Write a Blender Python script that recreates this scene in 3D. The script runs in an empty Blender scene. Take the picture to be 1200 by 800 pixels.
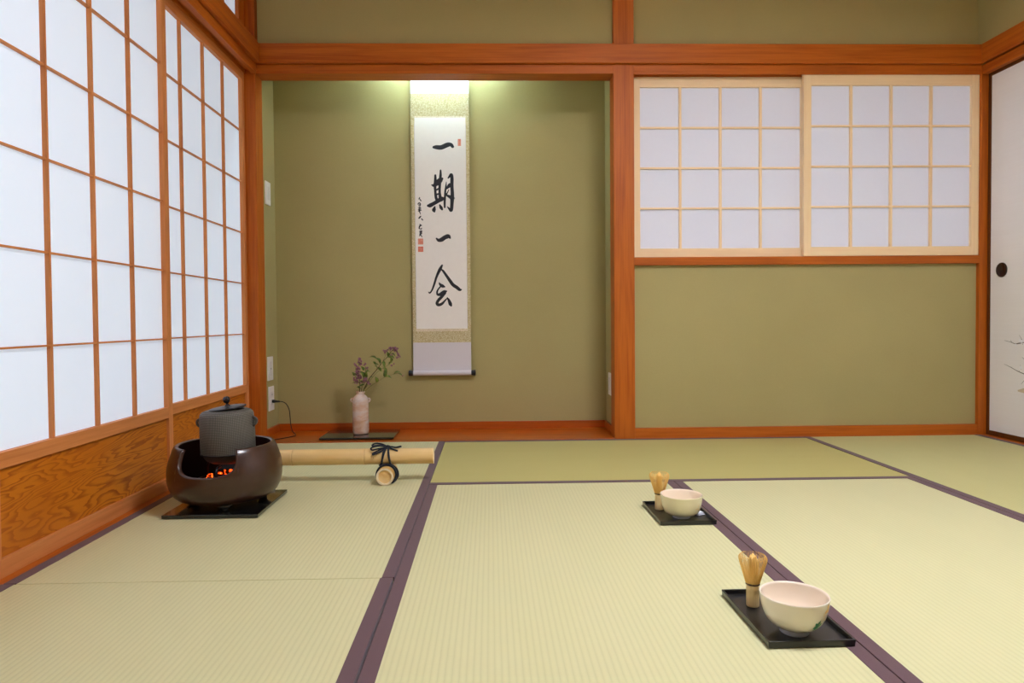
# tea room with an alcove
PAPER_E1 = 0.20
PAPER_E2 = 0.10
LAMP_E = 50.0
ALCOVE_E = 85.0
SKY_E = 0.25
OUT_W = 27.0
EXPOSURE = 0.25
import bpy, bmesh, math, random
from mathutils import Vector, Matrix
random.seed(7)
scene = bpy.context.scene
COL = scene.collection
PI = math.pi

# ------------------------------------------------------------------ helpers
def tag(o, label=None, cat=None, group=None, kind=None):
    if label: o['label'] = label
    if cat: o['category'] = cat
    if group: o['group'] = group
    if kind: o['kind'] = kind
    return o

def empty(name, loc=(0, 0, 0), rz=0.0, label=None, cat=None, group=None, kind=None):
    o = bpy.data.objects.new(name, None)
    COL.objects.link(o)
    o.empty_display_size = 0.05
    o.location = loc
    o.rotation_euler = (0, 0, rz)
    return tag(o, label, cat, group, kind)

def obj(name, bm, mat, parent=None, smooth=False, bevel=0.0, seg=2, angle=35):
    bmesh.ops.recalc_face_normals(bm, faces=bm.faces[:])
    me = bpy.data.meshes.new(name)
    bm.to_mesh(me)
    bm.free()
    for m in (mat if isinstance(mat, (list, tuple)) else [mat]):
        me.materials.append(m)
    if smooth:
        for p in me.polygons:
            p.use_smooth = True
    o = bpy.data.objects.new(name, me)
    COL.objects.link(o)
    if parent is not None:
        o.parent = parent
    if bevel > 0:
        b = o.modifiers.new('bevel', 'BEVEL')
        b.width = bevel
        b.segments = seg
        b.limit_method = 'ANGLE'
        b.angle_limit = math.radians(angle)
        b.harden_normals = False
    return o

def box(bm, x0, x1, y0, y1, z0, z1, mi=0):
    v = [bm.verts.new(p) for p in ((x0, y0, z0), (x1, y0, z0), (x1, y1, z0), (x0, y1, z0),
                                   (x0, y0, z1), (x1, y0, z1), (x1, y1, z1), (x0, y1, z1))]
    for f in ((0, 3, 2, 1), (4, 5, 6, 7), (0, 1, 5, 4), (1, 2, 6, 5), (2, 3, 7, 6), (3, 0, 4, 7)):
        bm.faces.new([v[i] for i in f]).material_index = mi
    return v

def boxes(*bs):
    bm = bmesh.new()
    for b in bs:
        box(bm, *b)
    return bm

def lathe(bm, prof, n=48, cx=0, cy=0, cap0=False, cap1=False):
    rings = []
    for r, z in prof:
        if r < 1e-5:
            rings.append([bm.verts.new((cx, cy, z))])
        else:
            rings.append([bm.verts.new((cx + r * math.cos(2 * PI * i / n), cy + r * math.sin(2 * PI * i / n), z)) for i in range(n)])
    for a, b in zip(rings, rings[1:]):
        for i in range(n):
            j = (i + 1) % n
            if len(a) == 1 and len(b) > 1:
                bm.faces.new((a[0], b[i], b[j]))
            elif len(b) == 1 and len(a) > 1:
                bm.faces.new((a[i], a[j], b[0]))
            elif len(a) > 1:
                bm.faces.new((a[i], a[j], b[j], b[i]))
    if cap0 and len(rings[0]) > 1: bm.faces.new(rings[0][::-1])
    if cap1 and len(rings[-1]) > 1: bm.faces.new(rings[-1])
    return bm

def spline(pts, k=6):
    """Catmull-Rom through points of any dimension."""
    P = [tuple(p) for p in pts]
    if len(P) < 3:
        a, b = P[0], P[-1]
        return [tuple(a[d] + (b[d] - a[d]) * i / k for d in range(len(a))) for i in range(k + 1)]
    E = [tuple(2 * P[0][d] - P[1][d] for d in range(len(P[0])))] + P + [tuple(2 * P[-1][d] - P[-2][d] for d in range(len(P[0])))]
    out = []
    for i in range(1, len(E) - 2):
        p0, p1, p2, p3 = E[i - 1], E[i], E[i + 1], E[i + 2]
        for s in range(k):
            t = s / k
            out.append(tuple(0.5 * (2 * p1[d] + (p2[d] - p0[d]) * t + (2 * p0[d] - 5 * p1[d] + 4 * p2[d] - p3[d]) * t * t
                                    + (3 * p1[d] - p0[d] - 3 * p2[d] + p3[d]) * t ** 3) for d in range(len(p1))))
    out.append(P[-1])
    return out

def tube(bm, pts, rad, n=8, closed=False):
    """pts: 3D points; rad: number or list. Parallel-transported frame."""
    P = [Vector(p) for p in pts]
    if not isinstance(rad, (list, tuple)): rad = [rad] * len(P)
    m = len(P)
    T = []
    for i in range(m):
        if closed: d = P[(i + 1) % m] - P[i - 1]
        else: d = P[min(i + 1, m - 1)] - P[max(i - 1, 0)]
        T.append(d.normalized() if d.length > 1e-9 else Vector((0, 0, 1)))
    ref = Vector((0, 0, 1)) if abs(T[0].z) < 0.9 else Vector((1, 0, 0))
    N = (ref - T[0] * ref.dot(T[0])).normalized()
    rings = []
    for i in range(m):
        N = (N - T[i] * N.dot(T[i]))
        N = N.normalized() if N.length > 1e-6 else T[i].orthogonal().normalized()
        B = T[i].cross(N)
        rings.append([bm.verts.new(P[i] + (N * math.cos(2 * PI * k / n) + B * math.sin(2 * PI * k / n)) * max(rad[i], 1e-5)) for k in range(n)])
    pairs = list(zip(rings, rings[1:])) + ([(rings[-1], rings[0])] if closed else [])
    for a, b in pairs:
        for k in range(n):
            j = (k + 1) % n
            bm.faces.new((a[k], a[j], b[j], b[k]))
    if not closed:
        bm.faces.new(rings[0][::-1])
        bm.faces.new(rings[-1])
    return bm

# ---------------------------------------------------------------- materials
def lin(r, g, b):
    f = lambda c: (c / 255) / 12.92 if c <= 10 else (((c / 255) + 0.055) / 1.055) ** 2.4
    return (f(r), f(g), f(b), 1)

class NT:
    def __init__(s, name):
        s.m = bpy.data.materials.new(name)
        s.m.use_nodes = True
        s.t = s.m.node_tree
        s.t.nodes.clear()
        s.out = s.n('ShaderNodeOutputMaterial')
        s.b = s.n('ShaderNodeBsdfPrincipled')
        s.l(s.b.outputs[0], s.out.inputs[0])
    def n(s, typ, **kw):
        x = s.t.nodes.new(typ)
        for k, v in kw.items(): setattr(x, k, v)
        return x
    def l(s, a, b): s.t.links.new(a, b)
    def set(s, **kw):
        names = dict(color='Base Color', rough='Roughness', metal='Metallic', coat='Coat Weight', coat_rough='Coat Roughness',
                     spec='Specular IOR Level', sheen='Sheen Weight', emit='Emission Color', estr='Emission Strength', sss='Subsurface Weight')
        for k, v in kw.items(): s.b.inputs[names[k]].default_value = v
        return s
    def coord(s, scale=(1, 1, 1), rot=(0, 0, 0)):
        c = s.n('ShaderNodeTexCoord')
        mp = s.n('ShaderNodeMapping')
        mp.inputs['Scale'].default_value = scale
        mp.inputs['Rotation'].default_value = rot
        s.l(c.outputs['Object'], mp.inputs['Vector'])
        return mp.outputs[0]
    def noise(s, vec, scale=5, detail=4, rough=0.55, dist=0.0):
        x = s.n('ShaderNodeTexNoise')
        x.inputs['Scale'].default_value = scale
        x.inputs['Detail'].default_value = detail
        x.inputs['Roughness'].default_value = rough
        x.inputs['Distortion'].default_value = dist
        s.l(vec, x.inputs['Vector'])
        return x.outputs['Fac']
    def ramp(s, fac, *stops):
        x = s.n('ShaderNodeValToRGB')
        e = x.color_ramp.elements
        while len(e) < len(stops): e.new(0.5)
        for k, (p, c) in zip(e, stops):
            k.position = p
            k.color = c
        s.l(fac, x.inputs[0])
        return x.outputs[0]
    def mix(s, fac, a, b, mode='MIX'):
        x = s.n('ShaderNodeMix', data_type='RGBA', blend_type=mode)
        if isinstance(fac, (int, float)): x.inputs[0].default_value = fac
        else: s.l(fac, x.inputs[0])
        for i, v in ((6, a), (7, b)):
            if isinstance(v, tuple): x.inputs[i].default_value = v
            else: s.l(v, x.inputs[i])
        return x.outputs[2]
    def math(s, op, a, b=None, clamp=False):
        x = s.n('ShaderNodeMath', operation=op, use_clamp=clamp)
        for i, v in enumerate((a, b)):
            if v is None: continue
            if isinstance(v, (int, float)): x.inputs[i].default_value = v
            else: s.l(v, x.inputs[i])
        return x.outputs[0]
    def bump(s, h, strength=0.3, dist=0.002):
        x = s.n('ShaderNodeBump')
        x.inputs['Strength'].default_value = strength
        x.inputs['Distance'].default_value = dist
        s.l(h, x.inputs['Height'])
        s.l(x.outputs[0], s.b.inputs['Normal'])
    def color(s, c): s.l(c, s.b.inputs['Base Color'])

def g(v): return (v, v, v, 1)
def sc(c, k): return (c[0] * k, c[1] * k, c[2] * k, 1)

def plain(name, col, rough=0.6, **kw):
    return NT(name).set(color=col, rough=rough, **kw).m

def wood(name, axis, base, dark, rough=0.5, fine=90, long=3.0, coat=0.0, amount=0.8):
    """straight grained timber, grain running along the given axis"""
    t = NT(name).set(rough=rough, coat=coat, coat_rough=0.25, spec=0.3)
    s1 = [fine] * 3; s1[axis] = long
    s2 = [9.0] * 3; s2[axis] = 0.9
    a = t.noise(t.coord(tuple(s1)), 1.0, 3, 0.6, 0.3)
    b = t.noise(t.coord(tuple(s2)), 1.0, 4, 0.6, 1.2)
    m = t.math('MULTIPLY_ADD', a, 0.55); 
    t.l(t.math('MULTIPLY', b, 0.5), m.node.inputs[2])
    c = t.ramp(m, (0.36, dark), (0.58, base), (0.72, sc(base, 1.12)))
    c = t.mix(amount, base, c)
    t.color(c)
    t.bump(a, 0.12, 0.001)
    return t.m

CEDAR, CEDAR_D = lin(188, 98, 22), lin(152, 66, 8)
W_X = wood('cedar_along_x', 0, CEDAR, CEDAR_D)
W_Y = wood('cedar_along_y', 1, CEDAR, CEDAR_D)
W_Z = wood('cedar_along_z', 2, CEDAR, CEDAR_D)
S_X = wood('screen_wood_along_x', 0, lin(212, 136, 78), lin(186, 108, 52))
S_Z = wood('screen_wood_along_z', 2, lin(212, 136, 78), lin(186, 108, 52))
PALE, PALE_D = lin(252, 222, 178), lin(242, 204, 154)
P_X = wood('pale_cypress_along_x', 0, PALE, PALE_D, amount=0.6)
P_Z = wood('pale_cypress_along_z', 2, PALE, PALE_D, amount=0.6)

def flame_board(name):
    """wainscot board with wild flame figure"""
    t = NT(name).set(rough=0.4, coat=0.08, coat_rough=0.2, spec=0.3)
    n1 = t.noise(t.coord((1.25, 7, 8.5)), 1.0, 3.0, 0.5, 0.35)
    n2 = t.noise(t.coord((7, 30, 60)), 1.0, 3, 0.5, 0.2)
    v = t.math('ADD', t.math('MULTIPLY', n1, 30.0), t.math('MULTIPLY', n2, 1.8))
    fr = t.math('FRACT', v)
    line = t.ramp(fr, (0.0, g(0.0)), (0.45, g(0.05)), (0.86, g(1.0)), (0.97, g(0.9)), (1.0, g(0)))
    n3 = t.noise(t.coord((3, 3, 3)), 1.0, 2)
    base = t.ramp(n3, (0.3, lin(186, 102, 18)), (0.7, lin(204, 122, 28)))
    t.color(t.mix(t.math('MULTIPLY', line, t.math('MULTIPLY', n3, 1.25)), base, lin(140, 56, 4)))
    return t.m
FLAME = flame_board('flame_figured_board')

def plaster(name):
    t = NT(name).set(rough=0.95, spec=0.15)
    n1 = t.noise(t.coord((1, 1, 1)), 260, 3, 0.6)
    n2 = t.noise(t.coord((1, 1, 1)), 2.2, 3, 0.5)
    c = t.ramp(n2, (0.3, lin(176, 163, 112)), (0.7, lin(182, 169, 117)))
    c2 = t.mix(t.math('MULTIPLY', n1, 0.35), c, lin(150, 138, 90))
    t.color(c2)
    t.bump(n1, 0.25, 0.0015)
    return t.m
PLASTER = plaster('olive_sand_plaster')

def tatami(name, a, b):
    t = NT(name).set(rough=0.62, spec=0.3, sheen=0.1)
    co = t.n('ShaderNodeTexCoord')
    sep = t.n('ShaderNodeSeparateXYZ')
    t.l(co.outputs['Object'], sep.inputs[0])
    ph = t.math('MULTIPLY', sep.outputs[0], 2 * PI / 0.0118)
    rib = t.math('MULTIPLY_ADD', t.math('SINE', ph), 0.5); rib.node.inputs[2].default_value = 0.5
    rib2 = t.math('POWER', rib, 0.35)
    streak = t.noise(t.coord((60, 900, 1)), 1.0, 2, 0.6)
    big = t.noise(t.coord((9, 1.5, 1)), 1.0, 3, 0.5)
    c = t.mix(big, a, b)
    c = t.mix(t.math('MULTIPLY', streak, 0.28), c, sc(a, 0.72))
    c = t.mix(t.math('MULTIPLY', t.math('SUBTRACT', 1.0, rib2), 0.28), c, sc(a, 0.66))
    t.color(c)
    t.bump(rib2, 0.35, 0.0012)
    return t.m
T_A = tatami('woven_rush', lin(208, 203, 152), lin(216, 208, 160))
T_B = tatami('woven_rush_sheen_dark', lin(188, 176, 104), lin(194, 182, 112))  # same rush; darker sheen of the crosswise weave painted into the colour
T_C = tatami('woven_rush_sheen_mid', lin(198, 192, 128), lin(206, 199, 138))  # in-between copy: view angle and lighting put into the rush colour

def cloth(name, col, col2, scale=700):
    t = NT(name).set(rough=0.85, spec=0.2, sheen=0.2)
    n = t.noise(t.coord((1, 1, 1)), scale, 2, 0.6)
    t.color(t.mix(n, col, col2))
    t.bump(n, 0.3, 0.0008)
    return t.m
BORDER = cloth('mat_border_cloth', lin(90, 64, 68), lin(104, 76, 80))

def paper(name, emit, strength, trans=0.35, col=(0.86, 0.87, 0.9, 1)):
    """daylit washi: diffuse + translucent + the daylight glowing in it"""
    t = NT(name)
    n = t.noise(t.coord((1, 1, 1)), 60, 5, 0.7)
    c = t.mix(n, sc(col, 0.96), col)
    d = t.n('ShaderNodeBsdfDiffuse'); t.l(c, d.inputs[0])
    tr = t.n('ShaderNodeBsdfTranslucent'); t.l(c, tr.inputs[0])
    mx = t.n('ShaderNodeMixShader'); mx.inputs[0].default_value = trans
    t.l(d.outputs[0], mx.inputs[1]); t.l(tr.outputs[0], mx.inputs[2])
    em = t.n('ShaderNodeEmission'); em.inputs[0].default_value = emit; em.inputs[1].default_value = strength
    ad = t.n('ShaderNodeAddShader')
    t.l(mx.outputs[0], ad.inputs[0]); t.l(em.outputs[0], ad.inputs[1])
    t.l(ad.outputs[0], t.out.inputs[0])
    return t.m
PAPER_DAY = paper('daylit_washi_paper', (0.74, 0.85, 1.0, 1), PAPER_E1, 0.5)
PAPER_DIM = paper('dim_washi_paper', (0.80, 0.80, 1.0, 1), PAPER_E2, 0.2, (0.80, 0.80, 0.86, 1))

def brocade(name, a, b):
    t = NT(name).set(rough=0.6, spec=0.4)
    v = t.n('ShaderNodeTexVoronoi', feature='DISTANCE_TO_EDGE')
    v.inputs['Scale'].default_value = 130
    t.l(t.coord((1, 1, 1)), v.inputs['Vector'])
    n = t.noise(t.coord((1, 1, 1)), 150, 3, 0.6, 1.0)
    f = t.math('ADD', t.math('MULTIPLY', v.outputs['Distance'], 1.6), t.math('MULTIPLY', n, 0.6))
    t.color(t.ramp(f, (0.42, a), (0.55, b)))
    return t.m
BROCADE = brocade('gold_brocade', lin(188, 168, 122), lin(214, 202, 164))
BROCADE_PALE = brocade('pale_gold_strip', lin(214, 196, 166), lin(236, 220, 196))
SCROLL_PAPER = cloth('scroll_paper', lin(240, 232, 226), lin(245, 238, 232), 40)
SCROLL_CLOTH = cloth('scroll_silk', lin(214, 206, 212), lin(222, 214, 220), 500)
INK = plain('black_ink', lin(34, 32, 38), 0.7)
VERMILION = plain('vermilion_seal_ink', lin(224, 106, 78), 0.7)
VERM_PALE = plain('pale_seal_ground', lin(236, 178, 156), 0.7)
LACQUER = plain('black_lacquer', (0.006, 0.006, 0.006, 1), 0.12, coat=0.6, coat_rough=0.05)
LACQUER_SATIN = plain('black_satin_lacquer', (0.012, 0.011, 0.011, 1), 0.32, coat=0.2, coat_rough=0.2)
ROLLER = plain('dark_roller_knob', (0.01, 0.012, 0.016, 1), 0.3)
CORD = cloth('black_cord', (0.008, 0.009, 0.014, 1), (0.02, 0.022, 0.03, 1), 1500)
RUBBER = plain('black_rubber', (0.01, 0.01, 0.01, 1), 0.45)
SWITCH = plain('ivory_plastic', lin(240, 236, 234), 0.4)
SWITCH_IN = plain('ivory_plastic_inset', lin(226, 220, 220), 0.35)
SLOT = plain('socket_slot', (0.03, 0.03, 0.03, 1), 0.6)
HIKITE = plain('dark_bronze', lin(66, 50, 44), 0.35, metal=0.6)
HIKITE_RIM = plain('hikite_rim', lin(52, 40, 34), 0.3, metal=0.7)
DARKWOOD = wood('dark_stained_frame', 2, lin(100, 54, 14), lin(72, 34, 6))
DARKWOOD_Y = wood('dark_stained_frame_along_y', 1, lin(100, 54, 14), lin(72, 34, 6))
INK_STROKES =  [[(-340,12100,54),(-210,12100,86),(60,12090,97),(380,12220,97),(570,12230,75),(660,12130,64)],[(-270,10620,37),(-270,10360,51),(-290,10070,51),(-280,9780,44),(-250,9480,51),(-200,9300,51)],[(10,10880,29),(10,10660,44),(-10,10440,51),(-40,10110,48),(-50,9740,44),(-20,9410,59)],[(-460,10110,22),(-350,10090,59),(-170,10220,96),(0,10370,88),(90,10440,44)],[(-250,9830,26),(-140,9890,33),(-60,9950,29)],[(-250,9590,26),(-140,9630,33),(-50,9670,29)],[(-670,9020,44),(-570,9030,73),(-350,9140,66),(-120,9280,73),(40,9370,88),(170,9390,51)],[(-320,8950,29),(-360,8790,73),(-340,8710,37)],[(-50,9050,26),(20,8910,59),(70,8820,37)],[(310,10270,11),(290,10070,26),(250,9780,37),(230,9480,40),(210,9190,40),(210,8930,33)],[(410,10470,22),(500,10580,44),(580,10650,55),(610,10430,62),(600,10070,62),(620,9700,62),(610,9410,70),(590,9040,62),(550,8770,59),(460,8840,40),(360,8950,18)],[(300,9890,22),(380,9980,48),(490,10090,73),(560,10140,59)],[(320,9630,26),(380,9740,18),(430,9850,15)],[(320,9560,33),(470,9490,55),(610,9410,66),(710,9410,29)],[(40,5860,36),(-60,5670,67),(-160,5480,59),(-280,5200,47),(-380,4880,44),(-480,4610,36),(-570,4450,32),(-640,4400,28),(-700,4450,12)],[(0,5640,24),(100,5550,47),(260,5320,55),(450,5040,67),(610,4820,71),(810,4680,71),(960,4560,63),(1040,4560,32)],[(-120,4930,20),(-70,4840,51),(50,4760,71),(160,4720,32)],[(-50,4740,32),(-170,4600,32),(-240,4450,40),(-210,4310,47),(-70,4320,67),(130,4440,75),(250,4480,36)],[(170,4400,63),(10,4200,63),(-170,4010,63),(-250,3850,63),(-180,3760,63),(0,3810,55),(160,3970,36),(260,4080,20)],[(300,4130,24),(380,4000,55),(460,3800,75),(500,3720,44)],[(-240,7280,34),(-130,7190,68),(30,7220,90),(210,7340,90),(390,7390,90),(480,7300,34)],[(-1110,9460,13),(-1130,9400,21),(-1150,9360,13)],[(-1090,9360,13),(-1060,9300,21),(-1030,9270,13)],[(-1210,9100,13),(-1150,9160,21),(-1100,9180,13)],[(-1110,9160,13),(-1070,9100,21)],[(-1170,9060,13),(-1110,9070,17),(-1080,9020,13),(-1160,9010,13)],[(-1180,8900,13),(-1110,8940,21),(-1060,8910,13)],[(-1190,8800,13),(-1130,8840,25),(-1050,8840,13)],[(-1190,8730,13),(-1120,8770,21),(-1030,8780,13)],[(-1110,8930,13),(-1130,8730,21),(-1090,8630,13),(-1080,8570,13)],[(-1180,8360,13),(-1120,8400,25),(-1050,8470,13)],[(-1100,8460,13),(-1130,8380,17),(-1150,8340,13)],[(-1030,8340,13),(-990,8290,21),(-950,8250,13)],[(-1120,8040,13),(-1080,8000,21),(-1130,7950,13)],[(-1160,7930,13),(-1090,7960,21),(-1020,7980,13)],[(-1060,8010,13),(-1140,7880,21),(-1150,7810,17),(-1040,7790,17),(-1030,7840,13)],[(-1150,7660,13),(-1070,7670,30),(-1000,7670,17)],[(-1130,7590,13),(-1060,7600,21),(-1010,7600,13)],[(-1080,7660,17),(-1090,7500,25),(-1150,7420,13)],[(-1140,7520,13),(-1050,7540,17),(-1010,7540,13)],[(-1060,7470,13),(-1030,7400,17),(-1010,7370,13)]]
# ------------------------------------------------------------------ setting
def struct(name, bm, mat, parent=None, bevel=0.0, **kw):
    o = obj(name, bm, mat, parent, bevel=bevel, **kw)
    if parent is None: o['kind'] = 'structure'
    return o

W, D, YF = 3.52, -3.52, -4.45
CEIL = 2.42
# floor slab under the mats and boards around them
struct('floor', boxes((-0.16, W + 0.16, YF - 0.1, 0.10, -0.16, -0.056)), W_Y)
struct('floor_boards', boxes(*[(-0.0 + i * 0.11, 0.1085 + i * 0.11, YF, D - 0.003, -0.056, 0.0) for i in range(32)]), W_Y, bevel=0.0008)
struct('floor_alcove', boxes((-0.033, 1.7275, 0.002, 0.36, -0.056, 0.003)), wood('alcove_board', 0, lin(190, 90, 8), lin(154, 60, 3), rough=0.28, coat=0.4, fine=60), bevel=0.001)
struct('baseboard_alcove', boxes((-0.033, 1.727, 0.348, 0.362, 0.003, 0.042), (-0.034, -0.022, 0.1, 0.348, 0.003, 0.042), (1.716, 1.728, 0.1, 0.348, 0.003, 0.042)),
       wood('baseboard_wood', 0, lin(178, 82, 16), lin(150, 60, 8), rough=0.35, coat=0.2), bevel=0.001)
# plaster walls
struct('wall_alcove_back', boxes((-0.1, 1.79, 0.36, 0.43, 0.0, CEIL)), PLASTER)
struct('wall_alcove_left', boxes((-0.1, -0.033, 0.098, 0.36, 0.0, CEIL)), PLASTER)
struct('wall_alcove_right', boxes((1.727, 1.79, 0.098, 0.36, 0.0, CEIL)), PLASTER)
struct('wall_above_alcove', boxes((0.0, 1.708, 0.022, 0.075, 1.80, CEIL)), PLASTER)
struct('wall_above_window', boxes((1.808, 3.62, 0.022, 0.075, 1.813, CEIL)), PLASTER)
struct('wall_below_window', boxes((1.808, 3.515, 0.022, 0.075, 0.03, 0.86)), PLASTER)
struct('wall_right', boxes((3.513, 3.62, D, 0.022, 1.813, CEIL)), PLASTER)
struct('wall_right_front', boxes((3.53, 3.62, YF, D - 0.1, 0.0, CEIL)), PLASTER)
struct('wall_left_front', boxes((-0.1, -0.01, YF, D - 0.1, 0.0, CEIL)), PLASTER)
struct('wall_front', boxes((-0.2, 3.72, YF - 0.08, YF, 0.0, CEIL)), PLASTER)
# behind the sliding panels
struct('wall_behind_window', boxes((1.79, 3.62, 0.16, 0.2, 0.0, CEIL)), PLASTER)
struct('wall_behind_doors', boxes((3.64, 3.68, YF, 0.2, 0.0, CEIL)), PLASTER)

# ceiling of thin boards under battens
bm = bmesh.new()
for i in range(9):
    box(bm, -0.12 + i * 0.42, -0.12 + (i + 1) * 0.42 - 0.002, YF - 0.1, 0.44, CEIL, CEIL + 0.02)
struct('ceiling', bm, wood('ceiling_board', 1, lin(236, 224, 204), lin(220, 204, 178), rough=0.6, fine=40))
bm = bmesh.new()
for i in range(10):
    box(bm, 0.0, W, YF + 0.2 + i * 0.46, YF + 0.228 + i * 0.46, CEIL - 0.03, CEIL)
struct('trim_1', bm, W_X, bevel=0.001)

# posts
post = lambda n, x0, x1, y0, y1, z1=CEIL: struct(n, boxes((x0, x1, y0, y1, -0.056, z1)), W_Z, bevel=0.002)
post('trim_2', -0.105, -0.007, 0.0, 0.1)
post('trim_3', 1.708, 1.808, 0.0, 0.1)
post('trim_4', 3.512, 3.612, 0.0, 0.1, 1.8125)
post('trim_5', -0.105, -0.002, D - 0.1, D)
post('trim_6', 3.522, 3.622, D - 0.1, D)
# lintels (kamoi) and sill of the back wall
struct('trim_7', boxes((-0.007, 1.708, 0.0005, 0.1, 1.769, 1.812)), W_X, bevel=0.0015)
# grooved lintel over the window
struct('trim_8', boxes((1.808, 3.512, 0.0005, 0.1, 1.780, 1.812), (1.808, 3.512, 0.0005, 0.004, 1.766, 1.780),
                       (1.808, 3.512, 0.033, 0.038, 1.766, 1.780), (1.808, 3.512, 0.066, 0.1, 1.766, 1.780)), W_X, bevel=0.0008)
struct('trim_9', boxes((1.808, 3.512, 0.0, 0.1, 0.846, 0.885)), W_X, bevel=0.0015)
# base rail below the plaster
struct('baseboard_back', boxes((1.808, 3.512, 0.003, 0.09, -0.03, 0.051)), W_X, bevel=0.0015)
struct('baseboard_back.001', boxes((1.808, 3.512, -0.003, 0.003, -0.03, 0.006)), W_X, bevel=0.001)
# picture-rail beams (nageshi) round the room
struct('trim_10', boxes((0.0, W, -0.021, 0.022, 1.813, 1.905)), W_X, bevel=0.0025)
struct('trim_11', boxes((-0.03, 0.021, D - 0.1, -0.0215, 1.813, 1.905)), W_Y, bevel=0.0025)
struct('trim_12', boxes((W - 0.021, W + 0.03, D - 0.1, -0.0215, 1.813, 1.905)), W_Y, bevel=0.0025)
# left wall: threshold and grooved lintel for the sliding screens
LT = -0.1
struct('trim_13', boxes((LT, -0.0005, D, -0.0005, -0.05, -0.003)), W_Y, bevel=0.001)
struct('trim_14', boxes((LT, 0.0, D, -0.0005, 1.786, 1.812), (-0.026, 0.0, D, -0.0005, 1.769, 1.786),
                        (-0.0565, -0.0525, D, -0.0005, 1.769, 1.786), (LT, -0.084, D, -0.0005, 1.769, 1.786)), W_Y, bevel=0.0008)
# right wall: threshold and lintel
struct('trim_15', boxes((W, 3.62, D, -0.0005, -0.05, 0.002)), W_Y, bevel=0.001)
struct('trim_16', boxes((W, 3.62, D, -0.0005, 1.785, 1.812), (W, 3.546, D, -0.0005, 1.766, 1.785),
                        (3.572, 3.577, D, -0.0005, 1.766, 1.785), (3.602, 3.62, D, -0.0005, 1.766, 1.785)), W_Y, bevel=0.0008)
# upper frames of the left transom
struct('trim_17', boxes((LT, -0.005, D, -0.0005, 1.905, 1.93)), W_Y, bevel=0.001)
struct('trim_18', boxes((LT, -0.005, D, -0.0005, 2.33, CEIL)), W_Y, bevel=0.001)

def shoji(name, loc, rz, w, rows, cols, z_in0, z_in1, h0, h1, stile, mats, thick=0.026, pdepth=0.018, mw=0.007, hw=0.005,
          paper_m=None, mid=None, mdepth=0.012):
    """sliding paper screen. local x = width, front faces -y; z_in0..z_in1 = papered field"""
    mx, mz = mats
    r = empty(name, loc, rz, kind='structure')
    fr = bmesh.new()
    box(fr, 0, stile, 0, thick, h0, h1)
    box(fr, w - stile, w, 0, thick, h0, h1)
    obj('stile', fr, mz, r, bevel=0.0012)
    rl = bmesh.new()
    box(rl, stile, w - stile, 0.0006, thick - 0.001, z_in1, h1)
    if mid:
        box(rl, stile, w - stile, 0.0006, thick - 0.001, mid, z_in0)
        box(rl, stile, w - stile, 0.0006, thick - 0.001, h0, h0 + 0.045)
    else:
        box(rl, stile, w - stile, 0.0006, thick - 0.001, h0, z_in0)
    obj('rail', rl, mx, r, bevel=0.0012)
    iw = w - 2 * stile
    lt = bmesh.new()
    for i in range(1, cols):
        x = stile + iw * i / cols
        box(lt, x - mw / 2, x + mw / 2, pdepth - mdepth, pdepth, z_in0, z_in1)
    obj('lattice', lt, mz, r)
    lt = bmesh.new()
    for j in range(1, rows):
        z = z_in0 + (z_in1 - z_in0) * j / rows
        box(lt, stile, w - stile, pdepth - mdepth + 0.0015, pdepth, z - hw / 2, z + hw / 2)
    obj('crossbar', lt, mx, r)
    obj('paper', boxes((stile * 0.6, w - stile * 0.6, pdepth, pdepth + 0.0006, z_in0 - 0.006, z_in1 + 0.006)), paper_m, r)
    if mid:
        obj('lower_panel', boxes((stile * 0.7, w - stile * 0.7, pdepth - 0.008, pdepth, h0 + 0.03, mid + 0.008)), FLAME, r)
    return r

def copy_tree(o, parent=None):
    c = o.copy()
    COL.objects.link(c)
    c.parent = parent
    for ch in list(o.children): copy_tree(ch, c)
    return c

# left wall screens: rotating by +90 deg makes the front face +x and local x run along +y
def left_screen(name, y0, w, front, st):
    return shoji(name, (front, y0, 0), PI / 2, w, 6, 4, 0.288, 1.733, -0.003, 1.775, st, (W_XL, W_ZL), thick=0.0215, mid=0.25, paper_m=PAPER_DAY,
                 mw=0.0075, hw=0.005, mdepth=0.012)
W_XL, W_ZL = S_X, S_Z
left_screen('door_1', -1.747, 0.894, -0.030, 0.030)
left_screen('door_2', -0.898, 0.8975, -0.0585, 0.030)
left_screen('door_3', -3.52, 0.894, -0.030, 0.030)
left_screen('door_4', -2.672, 0.894, -0.0585, 0.030)
# transom above them
for i in range(2):
    shoji('window_%d' % (3 + i), (-0.05, -1.742 - 1.76 * i, 0), PI / 2, 1.70, 2, 10, 1.952, 2.308, 1.93, 2.33, 0.035, (W_X, W_Z), paper_m=PAPER_DAY)
struct('trim_19', boxes((-0.1, -0.03, -1.785, -1.742, 1.93, 2.33), (-0.1, -0.052, -0.042, -0.0005, 1.93, 2.33)), W_Z, bevel=0.001)
# outer glazed sliding doors beyond the paper screens: a pale frame and frosted glass
GLASS = NT('frosted_glass').set(color=(0.9, 0.95, 1, 1), rough=0.6)
GLASS.b.inputs['Transmission Weight'].default_value = 1.0
# window screens in the back wall
shoji('window_1', (1.8085, 0.041, 0), 0, 0.872, 4, 4, 0.931, 1.7195, 0.886, 1.776, 0.037, (P_X, P_Z), thick=0.024, pdepth=0.016, mw=0.0115, hw=0.0085,
      paper_m=PAPER_DIM, mdepth=0.012)
shoji('window_2', (2.6415, 0.0065, 0), 0, 0.870, 4, 4, 0.931, 1.7175, 0.886, 1.776, 0.037, (P_X, P_Z), thick=0.024, pdepth=0.016, mw=0.0115, hw=0.0085,
      paper_m=PAPER_DIM, mdepth=0.012)

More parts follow.
